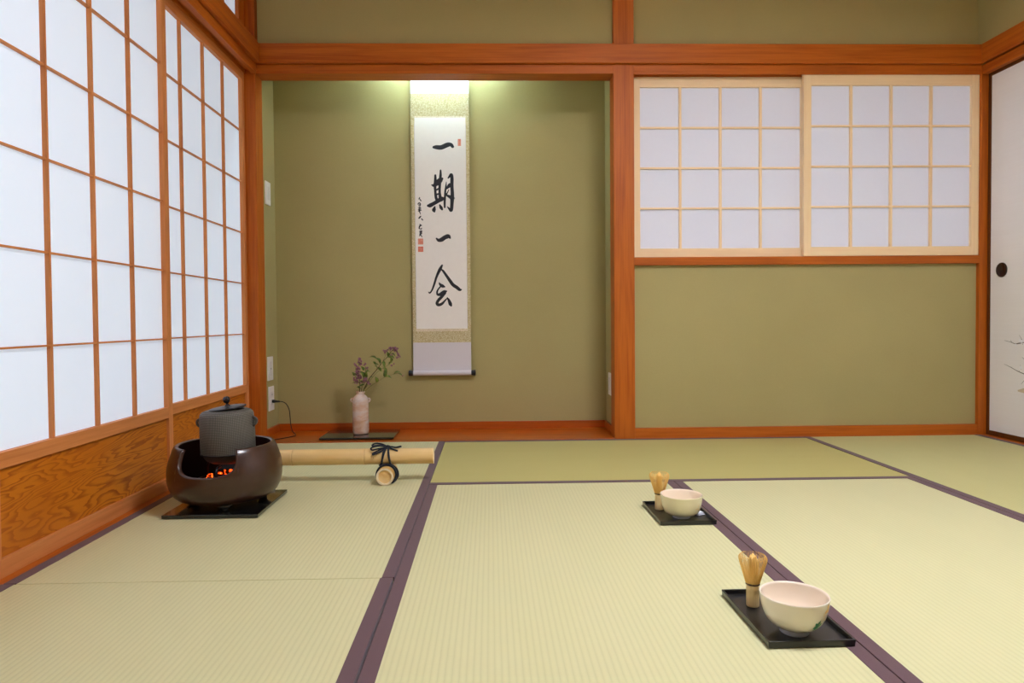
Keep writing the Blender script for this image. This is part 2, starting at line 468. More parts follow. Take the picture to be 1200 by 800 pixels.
# sliding fusuma doors of the right wall. local x runs along -y after rotating by -90 deg, front (-y) faces -x
FUSUMA = NT('fusuma_paper').set(rough=0.8, spec=0.2)
_n = FUSUMA.noise(FUSUMA.coord((3, 3, 160)), 1.0, 4, 0.6)
FUSUMA.color(FUSUMA.mix(_n, lin(242, 238, 238), lin(248, 245, 246)))
FUSUMA = FUSUMA.m
TWIG = plain('painted_twig_ink', lin(92, 82, 80), 0.9)
PETAL = plain('painted_white_blossom', lin(246, 246, 252), 0.9)
GOLDWASH = plain('painted_gold_wash', lin(218, 200, 172), 0.9)

def ribbon(bm, pts, y, k=5, facing=-1, minr=0.0003):
    """flat brush stroke in the local xz plane: pts are (x, z, r)"""
    S = spline(pts, k)
    m = len(S)
    L, R = [], []
    for i, (x, z, r) in enumerate(S):
        a, b = S[max(i - 1, 0)], S[min(i + 1, m - 1)]
        dx, dz = b[0] - a[0], b[1] - a[1]
        q = math.hypot(dx, dz) or 1
        nx, nz = -dz / q, dx / q
        r = max(r, minr)
        L.append(bm.verts.new((x + nx * r, y, z + nz * r)))
        R.append(bm.verts.new((x - nx * r, y, z - nz * r)))
    for i in range(m - 1):
        bm.faces.new((L[i], R[i], R[i + 1], L[i + 1]))
    # round brush ends
    for i, sgn in ((0, -1), (m - 1, 1)):
        x, z, r = S[i]
        r = max(r, minr)
        a, b = S[max(i - 1, 0)], S[min(i + 1, m - 1)]
        th = math.atan2(b[1] - a[1], b[0] - a[0]) + (0 if sgn > 0 else PI)
        c = bm.verts.new((x, y, z))
        arc = [bm.verts.new((x + r * math.cos(th - PI / 2 + PI * q / 8), y, z + r * math.sin(th - PI / 2 + PI * q / 8))) for q in range(9)]
        for q in range(8): bm.faces.new((c, arc[q], arc[q + 1]))

def fusuma(name, y_start, front, w=0.90, paint=True):
    r = empty(name, (front, y_start, 0), -PI / 2, kind='structure')
    h0, h1 = 0.004, 1.772
    obj('frame', boxes((0, 0.018, 0, 0.022, h0, h1), (w - 0.018, w, 0, 0.022, h0, h1),
                       (0.018, w - 0.018, 0, 0.022, h0, 0.026), (0.018, w - 0.018, 0, 0.022, 1.752, h1)), DARKWOOD, r, bevel=0.001)
    obj('face_paper', boxes((0.018, w - 0.018, 0.004, 0.019, 0.026, 1.752)), FUSUMA, r)
    for hx in ([0.092] if paint else [w - 0.092]):
        h = bmesh.new()
        lathe(h, [(0.0, 0.0035), (0.027, 0.0035), (0.029, 0.0006), (0.0335, -0.0008), (0.035, 0.0012), (0.035, 0.006)], 40)
        bmesh.ops.rotate(h, verts=h.verts, cent=(0, 0, 0), matrix=Matrix.Rotation(-PI / 2, 3, 'X'))
        bmesh.ops.translate(h, verts=h.verts, vec=(hx, 0.0, 0.806))
        obj('door_pull', h, HIKITE, r, smooth=True)
    if paint:
        tw = bmesh.new(); pe = bmesh.new()
        random.seed(31)
        yy = 0.0036
        def twig(p, r0=0.0011, r1=0.0005):
            n = len(p)
            ribbon(tw, [(x, z, r0 + (r1 - r0) * i / (n - 1)) for i, (x, z) in enumerate(p)], yy, 4)
        for p in ([(0.46, 0.60), (0.36, 0.52), (0.30, 0.486), (0.228, 0.463), (0.183, 0.455), (0.157, 0.461), (0.113, 0.469)],
                  [(0.48, 0.24), (0.40, 0.27), (0.30, 0.30), (0.236, 0.318), (0.197, 0.328), (0.158, 0.342), (0.111, 0.357)]):
            twig(p, 0.0032, 0.0006)
        for p in ([(0.228, 0.463), (0.215, 0.482), (0.202, 0.497)], [(0.183, 0.455), (0.228, 0.468)], [(0.216, 0.339), (0.21, 0.358)],
                  [(0.236, 0.386), (0.222, 0.394)], [(0.238, 0.292), (0.217, 0.270)], [(0.24, 0.318), (0.26, 0.292), (0.235, 0.288)],
                  [(0.30, 0.486), (0.29, 0.53), (0.275, 0.56)], [(0.36, 0.52), (0.38, 0.58), (0.372, 0.63)], [(0.30, 0.30), (0.30, 0.345), (0.285, 0.38)],
                  [(0.158, 0.461), (0.15, 0.472)], [(0.40, 0.27), (0.41, 0.32), (0.43, 0.35)]):
            twig(p)
        for x, z, q in ((0.218, 0.468, .010), (0.206, 0.473, .007), (0.232, 0.472, .010), (0.182, 0.451, .006), (0.214, 0.346, .009), (0.242, 0.462, .008),
                        (0.29, 0.545, .010), (0.375, 0.60, .011), (0.33, 0.50, .009), (0.30, 0.35, .010), (0.42, 0.335, .010), (0.35, 0.29, .009)):
            for a in range(5):
                th = 2 * PI * a / 5 + x * 50
                ribbon(pe, [(x, z, q * 0.15), (x + q * .55 * math.cos(th), z + q * .55 * math.sin(th), q * .36)], yy - 0.0003, 3)
        for x, z in ((0.165, 0.459), (0.172, 0.457), (0.183, 0.449), (0.158, 0.344), (0.205, 0.33), (0.225, 0.455), (0.217, 0.477)):
            ribbon(tw, [(x - .001, z, .0012), (x + .001, z, .0012)], yy - 0.0002, 2)
        gw = bmesh.new()
        ribbon(gw, [(0.20, 0.238, 0.004), (0.26, 0.243, 0.016), (0.36, 0.238, 0.024), (0.50, 0.225, 0.02), (0.60, 0.23, 0.006)], 0.0038, 6)
        obj('painted_mist', gw, GOLDWASH, r)
        obj('painted_branch', tw, TWIG, r)
        obj('painted_blossom', pe, PETAL, r)
    return r
fusuma('door_5', -0.003, 3.549)
fusuma('door_6', -0.885, 3.579, paint=False)
fusuma('door_7', -1.765, 3.549, w=0.90)
fusuma('door_8', -2.62, 3.579, paint=False)

# ------------------------------------------------------------- tatami mats
def mat_thing(loc, rz, label, rush, jog=0.0):
    r = empty('tatami_mat', (loc[0], loc[1], 0), rz, label, 'tatami mat', 'rush mats covering the floor')
    a, b = 0.8775, 1.758          # across, along
    x = a / 2; y = b / 2
    obj('rush_surface', boxes((-x + 0.0005, x - 0.0005, -y, y, -0.055, 0.0)), rush, r, bevel=0.0012)
    for s in (-1, 1):
        e = boxes((x - 0.029, x, -y, y, -0.05, 0.0011)) if s > 0 else boxes((-x, -x + 0.029, -y, y, -0.05, 0.0011))
        obj('border', e, BORDER, r, bevel=0.0008)
    return r
u = 0.88
mat_thing((0.44, -u), 0, 'rush mat under the brown brazier and bamboo pole, beside the left paper screens', T_A)
mat_thing((0.44 - 0.003, -3 * u), 0, 'rush mat at the lower left corner of the photo, in front of the brazier mat', T_A)
mat_thing((1.76, -0.5 * u), PI / 2, 'rush mat lying crosswise along the back wall, beyond the two trays', T_B)
mat_thing((1.5 * u, -2 * u), 0, 'long rush mat in the middle of the floor, both trays on its right side', T_A)
mat_thing((2.5 * u, -2 * u), 0, 'long rush mat to the right of both trays and bowls', T_A)
mat_thing((3.5 * u, -u), 0, 'rush mat in the far right corner, below the white sliding door', T_C)
mat_thing((3.5 * u, -3 * u), 0, 'rush mat along the right wall, nearer than the far corner mat', T_A)
mat_thing((1.76, -3.5 * u), PI / 2, 'rush mat lying crosswise at the near end of the room', T_A)
# ================================================================== things
# ---------------------------------------------------------- hanging scroll
def arr(bm_, y_flat=0): return bm_
SX, SY, SZ = 0.847, 0.338, 0.293
scroll = empty('hanging_scroll', (SX, SY, SZ), 0, 'tall white hanging scroll with four black brushed characters on the alcove wall', 'scroll')
def sheet(name, x0, x1, z0, z1, y, m, t=0.0006, parent=scroll):
    return obj(name, boxes((x0, x1, y - t, y, z0, z1)), m, parent)
sheet('backing_cloth', -0.154, 0.154, 0.0, 1.64, 0.002, SCROLL_CLOTH, 0.001)
sheet('top_cloth', -0.1535, 0.1535, 1.491, 1.64, 0.0009, plain('lamp_whitened_top_silk', lin(238, 236, 238), 0.8), 0.0004)  # lamp glow on the top cloth put into its whiter colour
sheet('brocade_band', -0.154, 0.154, 1.374, 1.4915, 0.0009, BROCADE)
sheet('brocade_band', -0.154, 0.154, 0.176, 0.2355, 0.0009, BROCADE)
sheet('brocade_edge', -0.154, -0.1365, 0.235, 1.374, 0.0009, BROCADE)
sheet('brocade_edge', 0.1365, 0.154, 0.235, 1.374, 0.0009, BROCADE)
sheet('pale_strip', -0.1365, 0.1365, 1.334, 1.374, 0.0009, BROCADE_PALE)
sheet('pale_strip', -0.1365, 0.1365, 0.235, 0.252, 0.0009, BROCADE_PALE)
sheet('written_sheet', -0.1345, 0.1345, 0.249, 1.366, 0.0003, SCROLL_PAPER, 0.0006)
sheet('lower_cloth', -0.154, 0.154, 0.02, 0.176, 0.0009, SCROLL_CLOTH)
bm = bmesh.new()
tube(bm, [(-0.154, -0.009, 0.014), (0.154, -0.009, 0.014)], 0.0135, 24)
obj('roller_wrap', bm, SCROLL_CLOTH, scroll, smooth=True, bevel=0.0005)
for s in (-1, 1):
    bm = bmesh.new()
    tube(bm, [(s * 0.154, -0.009, 0.014), (s * 0.1565, -0.009, 0.014), (s * 0.157, -0.009, 0.014), (s * 0.176, -0.009, 0.014), (s * 0.178, -0.009, 0.014)],
         [0.0125, 0.0125, 0.0145, 0.0155, 0.0140], 24)
    obj('roller_knob', bm, ROLLER, scroll, smooth=True, bevel=0.0004)
# top rod with hanging cord and a nail, above the lintel
bm = bmesh.new()
tube(bm, [(-0.156, -0.002, 1.64), (0.156, -0.002, 1.64)], 0.006, 12)
obj('top_rod', bm, ROLLER, scroll)
bm = bmesh.new()
tube(bm, [(-0.08, -0.003, 1.643), (0, 0.012, 1.715), (0.08, -0.003, 1.643)], 0.0015, 6)
obj('hanging_cord', bm, CORD, scroll)
GROUPS = (('first_character', range(0, 1)), ('second_character', range(1, 14)), ('third_character', range(20, 21)), ('fourth_character', range(14, 20)),
          ('signature', range(21, len(INK_STROKES))))
for gname, rng in GROUPS:
  bm = bmesh.new()
  for q in rng:
    stroke = INK_STROKES[q]
    ribbon(bm, [(x / 1e4, z / 1e4, r / 1e4 * ((1.45 if gname == 'second_character' else 1.25) if r > 30 else 1.5)) for x, z, r in stroke], -0.0004 - 0.00001 * q, 6)
  obj(gname, bm, INK, scroll)
def seal(x0, x1, z0, z1, kind, name='red_seal'):
    o = sheet(name, x0, x1, z0, z1, -0.0003, VERM_PALE if kind != 2 else VERMILION, 0.0001)
    b = bmesh.new()
    w, h = x1 - x0, z1 - z0
    y = -0.00048
    P = lambda pts, r, mm=b: ribbon(mm, [(x0 + a * w, z0 + c * h, r) for a, c in pts], y, 2)
    if kind == 1:
        for pts in ([(.04, .04), (.96, .04)], [(.04, .96), (.96, .96)], [(.04, .04), (.04, .96)], [(.96, .04), (.96, .96)], [(.5, .1), (.5, .9)],
                    [(.18, .75), (.42, .75)], [(.18, .5), (.42, .5)], [(.18, .25), (.42, .25)], [(.3, .2), (.3, .85)], [(.6, .8), (.85, .8)],
                    [(.6, .55), (.85, .55)], [(.62, .15), (.62, .5)], [(.84, .15), (.84, .5)], [(.6, .3), (.85, .3)]):
            P(pts, 0.0012)
        m = VERMILION
    elif kind == 2:
        for pts in ([(.2, .85), (.2, .6)], [(.4, .9), (.4, .6)], [(.6, .85), (.6, .15)], [(.8, .85), (.8, .55)], [(.15, .5), (.85, .5)],
                    [(.2, .4), (.2, .12)], [(.4, .42), (.4, .1)], [(.8, .4), (.8, .12)], [(.1, .72), (.5, .72)]):
            P(pts, 0.0007)
        m = VERM_PALE
    else:
        for pts in ([(.08, .04), (.08, .96)], [(.92, .04), (.92, .96)], [(.08, .96), (.92, .96)], [(.08, .04), (.92, .04)], [(.3, .85), (.7, .8)],
                    [(.3, .68), (.7, .68)], [(.5, .9), (.5, .55)], [(.3, .5), (.7, .45)], [(.3, .35), (.7, .35)], [(.3, .18), (.7, .22)], [(.5, .4), (.5, .1)]):
            P(pts, 0.0011)
        m = VERMILION
    obj('seal_carving', b, m, o)
seal(-0.122, -0.095, 0.697, 0.728, 1)
seal(-0.122, -0.095, 0.658, 0.686, 2)
seal(0.094, 0.110, 1.217, 1.253, 3)

# ------------------------------------------------- flower board, vase, flowers
b = empty('flower_board', (0.443, 0.172, 0.003), 0, 'thin black lacquer board under the vase on the alcove floor', 'board')
obj('board_top', boxes((-0.182, 0.182, -0.128, 0.126, 0.0025, 0.012)), LACQUER, b, bevel=0.0012)
obj('board_foot', boxes((-0.172, 0.172, -0.118, 0.116, 0.0, 0.003)), LACQUER_SATIN, b)

def glaze(name):
    t = NT(name).set(rough=0.35, coat=0.3, coat_rough=0.15, spec=0.4)
    n = t.noise(t.coord((9, 9, 20)), 1.0, 4, 0.6, 0.8)
    c = t.ramp(n, (0.36, lin(206, 160, 132)), (0.47, lin(218, 182, 160)), (0.56, lin(226, 208, 200)), (0.68, lin(212, 198, 196)))
    n2 = t.noise(t.coord((60, 60, 60)), 1.0, 3, 0.6)
    t.color(t.mix(t.math('MULTIPLY', n2, 0.3), c, lin(190, 146, 122)))
    t.bump(n2, 0.25, 0.002)
    return t.m
v = empty('flower_vase', (0.443, 0.163, 0.0152), 0, 'slim pale pink and white glazed vase with two small ears on the black board', 'vase')
bm = bmesh.new()
prof = [(0.0, 0.0), (0.034, 0.0), (0.0375, 0.003), (0.0395, 0.012), (0.041, 0.024), (0.0405, 0.030), (0.0412, 0.036), (0.0418, 0.06), (0.0405, 0.095),
        (0.0408, 0.11), (0.0398, 0.118), (0.0412, 0.135), (0.0408, 0.155), (0.0395, 0.172), (0.036, 0.184), (0.028, 0.193), (0.0205, 0.199), (0.0190, 0.203),
        (0.0215, 0.209), (0.0235, 0.213), (0.0225, 0.2145), (0.0195, 0.212), (0.0170, 0.204), (0.0175, 0.198), (0.026, 0.188), (0.0, 0.182)]
lathe(bm, prof, 48)
obj('vase_body', bm, glaze('pink_white_glaze'), v, smooth=True)
for s in (-1, 1):
    bm = bmesh.new()
    tube(bm, spline([(s * 0.038, 0, 0.180), (s * 0.046, 0, 0.177), (s * 0.0475, 0, 0.169), (s * 0.043, 0, 0.162), (s * 0.038, 0, 0.164)], 4), 0.0038, 8)
    obj('ear', bm, glaze('pink_ear_glaze_%s' % ('a' if s < 0 else 'b')), v, smooth=True)

STEM = plain('brown_green_stem', lin(96, 84, 44), 0.6)
STEM_G = plain('green_stem', lin(120, 124, 62), 0.6)
LEAF = NT('green_leaf').set(rough=0.5)
LEAF.color(LEAF.ramp(LEAF.noise(LEAF.coord((30, 30, 30)), 1.0, 2), (0.35, lin(82, 108, 34)), (0.7, lin(128, 140, 52))))
LEAF = LEAF.m
FLOW = NT('mauve_petal').set(rough=0.6)
FLOW.color(FLOW.ramp(FLOW.noise(FLOW.coord((90, 90, 90)), 1.0, 2), (0.35, lin(134, 76, 94)), (0.7, lin(176, 120, 136))))
FLOW = FLOW.m

def leaf(bm, p, d, L, wd, droop=0.25):
    """pointed, folded, curved leaf with real thickness along direction d"""
    d = Vector(d).normalized()
    up = Vector((0, -0.5, 1)); side = d.cross(up).normalized(); nrm = side.cross(d).normalized()
    n = 6; rows = []
    for i in range(n + 1):
        t = i / n
        c = Vector(p) + d * L * t + nrm * (L * 0.12 * math.sin(PI * t)) - Vector((0, 0, 1)) * (L * droop * t * t)
        wv = wd * math.sin(PI * min(1, 0.08 + 0.92 * t) ** 0.8) * 0.5 + 0.0003
        th = 0.0004
        rows.append([bm.verts.new(c - side * wv + nrm * wv * 0.3), bm.verts.new(c + nrm * th), bm.verts.new(c + side * wv + nrm * wv * 0.3), bm.verts.new(c - nrm * th)])
    for a, b_ in zip(rows, rows[1:]):
        for k in range(4):
            j = (k + 1) % 4
            bm.faces.new((a[k], a[j], b_[j], b_[k]))
    bm.faces.new(rows[0][::-1]); bm.faces.new(rows[-1])

def floret(bm, c, r, seed):
    rnd = random.Random(seed)
    n = 5
    th0 = rnd.uniform(0, 6); tilt = Vector((rnd.uniform(-.7, .7), -1, rnd.uniform(-.2, .9))).normalized()
    a = tilt.orthogonal().normalized(); b_ = tilt.cross(a)
    for k in range(n):
        th = th0 + 2 * PI * k / n
        d = a * math.cos(th) + b_ * math.sin(th) + tilt * rnd.uniform(0.1, 0.7)
        leaf(bm, c, d, r, r * 0.75, 0.1)

def branch(name, label, stems, leaves, blooms, stem_mat, group=None):
    r = empty(name, (0.443, 0.163, 0.0), 0, label, 'flower stem', 'flowering stems in the pink vase')
    bm = bmesh.new()
    for pts, r0 in stems:
        S = spline(pts, 5)
        tube(bm, S, [1.35 * r0 * (1 - 0.6 * i / (len(S) - 1)) for i in range(len(S))], 6)
    obj('stem', bm, stem_mat, r, smooth=True)
    bm = bmesh.new()
    for p, d, L, wd in leaves: leaf(bm, p, d, L * 1.05, wd * 1.3)
    obj('leaves', bm, LEAF, r, smooth=True)
    bm = bmesh.new()
    rnd = random.Random(hash(len(blooms)) + 3)
    for i, (p, s) in enumerate(blooms):
        for q in range(11 if s > 0.011 else 6):
            c = Vector(p) + Vector((rnd.uniform(-1, 1), rnd.uniform(-1, 1), rnd.uniform(-1, 1))) * s * 0.85
            floret(bm, c, s * 0.55, i * 17 + q)
        tube(bm, [Vector(p) - Vector((0, 0, s)), Vector(p)], 0.0006, 4)
    obj('blossoms', bm, FLOW, r, smooth=True)
    return r
Q = lambda *a: [(x, y, z + 0.012) for x, y, z in a]
q = lambda x, y, z: (x, y, z + 0.012)
branch('flowering_branch', 'longest flowering stem leaning to the right, tipped with mauve blossoms', 
       [(Q((-0.004, 0.004, 0.03), (0.008, 0, 0.19), (0.016, 0, 0.222), (0.044, -.008, 0.276), (0.059, -.012, 0.298), (0.094, -.02, 0.337), (0.117, -.025, 0.367), (0.147, -.03, 0.397), (0.168, -.035, 0.425), (0.184, -.036, 0.436)), 0.0020),
        (Q((0.150, -.03, 0.40), (0.158, -.036, 0.42), (0.157, -.04, 0.434)), 0.0009), (Q((0.168, -.034, 0.425), (0.19, -.04, 0.43), (0.199, -.04, 0.405)), 0.0009),
        (Q((0.117, -.025, 0.367), (0.13, -.02, 0.395), (0.128, -.02, 0.415)), 0.0008), (Q((0.09, -.02, 0.335), (0.085, -.014, 0.35), (0.074, -.012, 0.361)), 0.0008),
        (Q((0.107, -.022, 0.352), (0.09, -.02, 0.385), (0.06, -.02, 0.402)), 0.0009)],
       [(q(0.085, -.015, 0.385), (-1, -.1, .45), 0.036, 0.013), (q(0.107, -.02, 0.362), (-.75, -.2, 1), 0.046, 0.015), (q(0.090, -.018, 0.338), (-.6, -.5, .7), 0.022, 0.011),
        (q(0.094, -.02, 0.337), (.6, -.4, -.4), 0.026, 0.013), (q(0.078, -.015, 0.357), (-.5, 0, .8), 0.020, 0.010), (q(0.078, -.015, 0.355), (.9, 0, .1), 0.02, 0.008),
        (q(0.122, -.025, 0.372), (.2, -.3, -.8), 0.030, 0.011), (q(0.140, -.03, 0.392), (1, -.2, -.1), 0.032, 0.013), (q(0.147, -.03, 0.397), (-.1, -.3, 1), 0.030, 0.011),
        (q(0.150, -.03, 0.398), (1, -.2, -.25), 0.030, 0.014), (q(0.160, -.03, 0.41), (.9, 0, -.35), 0.024, 0.012), (q(0.05, -.01, 0.285), (.6, -.3, .4), 0.024, 0.009)],
       [(q(0.127, -.02, 0.418), 0.011), (q(0.157, -.04, 0.436), 0.012), (q(0.185, -.038, 0.436), 0.014), (q(0.196, -.04, 0.414), 0.010), (q(0.2, -.04, 0.394), 0.010),
        (q(0.163, -.035, 0.402), 0.008), (q(0.134, -.02, 0.419), 0.007)], STEM)
branch('flowering_branch', 'middle leafy stem running just below the longest one, ending in a single reddish bud', 
       [(Q((0.004, -0.002, 0.03), (0.012, -0.004, 0.2), (0.03, -.008, 0.24), (0.071, -.02, 0.297), (0.109, -.03, 0.330), (0.147, -.036, 0.353), (0.168, -.04, 0.372), (0.17, -.04, 0.38)), 0.0013),
        (Q((0.147, -.036, 0.353), (0.16, -.036, 0.355), (0.169, -.038, 0.353)), 0.0008)],
       [(q(0.15, -.036, 0.355), (.7, -.2, .6), 0.026, 0.014), (q(0.165, -.04, 0.37), (-.2, -.2, .9), 0.024, 0.013), (q(0.125, -.03, 0.34), (.5, -.3, -.8), 0.030, 0.012),
        (q(0.135, -.03, 0.333), (-.1, -.3, -1), 0.034, 0.012), (q(0.11, -.03, 0.33), (-.6, -.2, .3), 0.02, 0.010)],
       [(q(0.169, -.038, 0.354), 0.009)], STEM_G)
branch('flowering_branch', 'lowest thin stem reaching out to the right towards the scroll roller', 
       [(Q((0.009, 0.0, 0.03), (0.016, 0.0, 0.2), (0.03, 0.0, 0.224), (0.055, 0, 0.246), (0.085, 0, 0.265), (0.131, -.01, 0.293), (0.176, -.01, 0.305), (0.196, -.01, 0.311)), 0.0011)],
       [(q(0.172, -.01, 0.304), (1, -.1, .55), 0.040, 0.013), (q(0.128, -.01, 0.291), (1, -.2, .05), 0.034, 0.013), (q(0.128, -.01, 0.291), (.0, -.2, 1), 0.040, 0.014),
        (q(0.085, 0, 0.263), (-.2, -.2, 1), 0.040, 0.014), (q(0.196, -.01, 0.308), (.8, 0, -.5), 0.022, 0.006)],
       [(q(0.218, -.01, 0.298), 0.005)], STEM_G)
branch('flowering_branch', 'short upright stem at the left of the vase with a cloud of mauve blossoms', 
       [(Q((-0.008, -0.002, 0.03), (-0.004, -0.002, 0.2), (-0.003, -.004, 0.224), (-0.001, -.006, 0.258), (-0.005, -.01, 0.296), (-0.009, -.01, 0.33), (0.002, -.01, 0.37)), 0.0018),
        (Q((-0.001, -.006, 0.258), (-0.012, -.01, 0.275), (-0.03, -.01, 0.31)), 0.0010), (Q((-0.003, -.008, 0.285), (-0.02, -.01, 0.33), (-0.015, -.01, 0.35)), 0.0009)],
       [(q(-0.012, -.01, 0.30), (-1, -.1, .45), 0.032, 0.009), (q(-0.006, -.01, 0.262), (-1, -.2, .2), 0.034, 0.008), (q(-0.002, -.01, 0.236), (.4, -.6, .7), 0.030, 0.014),
        (q(0.0, -.01, 0.232), (-.4, -.6, .5), 0.028, 0.013), (q(0.002, -.01, 0.242), (.9, -.3, .6), 0.03, 0.013), (q(-0.03, -.01, 0.30), (-.3, 0, .9), 0.024, 0.008)],
       [(q(0.004, -.01, 0.376), 0.012), (q(-0.013, -.01, 0.347), 0.015), (q(-0.006, -.01, 0.31), 0.015), (q(-0.001, -.015, 0.294), 0.012), (q(-0.018, -.01, 0.281), 0.012),
        (q(0.003, -.01, 0.355), 0.009), (q(-0.015, -.01, 0.33), 0.010), (q(-0.018, -.012, 0.265), 0.010)], STEM)
branch('flowering_branch', 'short leafy stem in the middle of the vase, dark buds among narrow leaves', 
       [(Q((0.002, 0.006, 0.03), (0.004, 0.002, 0.2), (0.006, -.004, 0.224), (0.018, -.012, 0.28), (0.030, -.016, 0.315), (0.028, -.016, 0.35)), 0.0015),
        (Q((0.012, -.008, 0.25), (0.03, -.016, 0.27), (0.042, -.018, 0.30)), 0.0010)],
       [(q(0.022, -.014, 0.29), (-.4, -.2, 1), 0.046, 0.016), (q(0.035, -.016, 0.29), (.1, -.2, 1), 0.044, 0.014), (q(0.02, -.014, 0.325), (-.4, -.1, .9), 0.03, 0.012),
        (q(0.016, -.01, 0.262), (-.7, -.4, .6), 0.024, 0.012), (q(0.028, -.015, 0.318), (.9, -.2, .2), 0.028, 0.010)],
       [(q(0.027, -.016, 0.358), 0.009), (q(0.038, -.016, 0.338), 0.008), (q(0.026, -.014, 0.282), 0.012), (q(0.042, -.018, 0.263), 0.011), (q(0.012, -.012, 0.27), 0.009),
        (q(0.036, -.018, 0.28), 0.009)], STEM)

# -------------------------------------------------------------- brazier set
BX, BY = 0.255, -1.118
b = empty('brazier_board', (0.262, -1.118, 0.0), 0, 'flat black lacquer board on the mat under the brown brazier', 'board')
obj('board_top', boxes((-0.142, 0.142, -0.150, 0.150, 0.002, 0.0125)), LACQUER, b, bevel=0.0012)
obj('board_foot', boxes((-0.130, 0.130, -0.138, 0.138, 0.0, 0.0025)), LACQUER_SATIN, b)

BRONZE = NT('brown_lacquer_bronze').set(rough=0.3, coat=0.35, coat_rough=0.12, spec=0.4)
_n = BRONZE.noise(BRONZE.coord((4, 4, 4)), 1.0, 4, 0.6, 1.0)
BRONZE.color(BRONZE.ramp(_n, (0.3, lin(54, 30, 20)), (0.7, lin(70, 43, 30))))
BRONZE = BRONZE.m
LINING_BLACK = plain('black_interior', (0.006, 0.006, 0.006, 1), 0.7)  # brazier lining, one even near-black
IRON = NT('grey_cast_iron').set(rough=0.55, metal=0.25, spec=0.4)
# close net of small raised dots
_co = IRON.n('ShaderNodeTexCoord'); _sp = IRON.n('ShaderNodeSeparateXYZ'); IRON.l(_co.outputs['Object'], _sp.inputs[0])
_ang = IRON.math('ARCTAN2', _sp.outputs[1], _sp.outputs[0])
_sa = IRON.math('MULTIPLY', _ang, 62.0)
_sz = IRON.math('MULTIPLY', _sp.outputs[2], 2 * PI / 0.0080)
_d1 = IRON.math('SINE', IRON.math('ADD', _sa, _sz)); _d2 = IRON.math('SINE', IRON.math('SUBTRACT', _sa, _sz))
_dots = IRON.math('MULTIPLY', _d1, _d2)
_dd = IRON.ramp(_dots, (0.0, g(0.0)), (0.6, g(1.0)))
IRON.color(IRON.mix(_dd, lin(78, 74, 68), lin(134, 128, 118)))
IRON.bump(_dd, 0.5, 0.0012)
IRON = IRON.m
IRON_PLAIN = plain('plain_grey_iron', lin(92, 88, 82), 0.5, metal=0.25)
IRON_DARK = plain('dark_iron', lin(46, 44, 46), 0.35, metal=0.6)

bz = empty('brazier', (BX, BY, 0.0125), 0, 'round brown lacquered brazier with a cut-open front holding the kettle', 'brazier')
Z0 = 0.0125
def r_out(z):
    return 0.945 * r_out0(z)
def r_out0(z):
    P = [(0.014, 0.105), (0.018, 0.132), (0.026, 0.150), (0.040, 0.166), (0.060, 0.176), (0.085, 0.1815), (0.110, 0.1820), (0.135, 0.1785), (0.155, 0.1715), (0.166, 0.1675),
         (0.172, 0.1660), (0.190, 0.1560), (0.20, 0.150)]
    z = z
    for (z0, r0), (z1, r1) in zip(P, P[1:]):
        if z <= z1: return r0 + (r1 - r0) * max(0, (z - z0)) / (z1 - z0)
    return P[-1][1]
RIM, CUT = 0.190, 0.114
HALF = math.radians(33)
A0 = math.radians(-91)
angs = []
n = 150
for i in range(n): angs.append(A0 + HALF + (2 * PI - 2 * HALF) * i / n)
m_ = 90
for i in range(m_ + 1):
    s = -1 + 2 * i / m_
    s = math.copysign(1 - (1 - abs(s)) ** 2.2, s) if abs(s) > 0 else 0
    angs.append(A0 + HALF * s)
angs = angs[:-1] if abs(angs[-1] - angs[0]) < 1e-6 else angs
def rimz(a):
    d = (a - A0 + PI) % (2 * PI) - PI
    t = abs(d) / HALF
    if t >= 1: return RIM
    return RIM - (RIM - CUT) * (1 - t ** 3.4) ** (1 / 3.4)
def wall_grid(bm, fr, zs_of):
    cols = []
    for a in angs:
        cols.append([bm.verts.new((r * math.cos(a), r * math.sin(a), z)) for r, z in zs_of(a)])
    for i in range(len(cols)):
        A, B = cols[i], cols[(i + 1) % len(cols)]
        for k in range(len(A) - 1):
            bm.faces.new((A[k], B[k], B[k + 1], A[k + 1]))
TH = 0.013
NZ = 16
def rows_z(h, lo=0.014):
    mid = 0.095
    return [lo + (mid - lo) * k / 12 for k in range(12)] + [mid + (h - mid) * k / 8 for k in range(9)]
def outer(a):
    h = rimz(a) - 0.003
    return [(0.0 + r_out(0.014) * 0.0 + 0.02, 0.016)] + [(r_out(z), z) for z in rows_z(h)] + \
           [(r_out(h) - 0.0025, h + 0.0025), (r_out(h) - 0.0065, h + 0.003), (r_out(h) - TH + 0.0025, h + 0.0024), (r_out(h) - TH, h)]
def inner(a):
    h = rimz(a) - 0.003
    zs = rows_z(h, 0.03)[::-1]
    return [(r_out(z) - TH, z) for z in zs] + [(0.10, 0.026), (0.02, 0.024)]
bm = bmesh.new(); wall_grid(bm, None, outer)
obj('brazier_shell', bm, BRONZE, bz, smooth=True)
bm = bmesh.new(); wall_grid(bm, None, inner)
bmesh.ops.holes_fill(bm, edges=bm.edges[:], sides=0) if False else None
lathe(bm, [(0.0, 0.024), (0.03, 0.0242)], 32)
obj('brazier_lining', bm, LINING_BLACK, bz, smooth=True)
for k, a in enumerate((-72, 28, 168)):
    a = math.radians(a)
    bm = bmesh.new()
    lathe(bm, [(0.0, 0.0), (0.011, 0.0), (0.013, 0.002), (0.0125, 0.006), (0.016, 0.012), (0.026, 0.0185), (0.0, 0.021)], 24, 0.112 * math.cos(a), 0.112 * math.sin(a))
    obj('foot', bm, LACQUER_SATIN, bz, smooth=True)

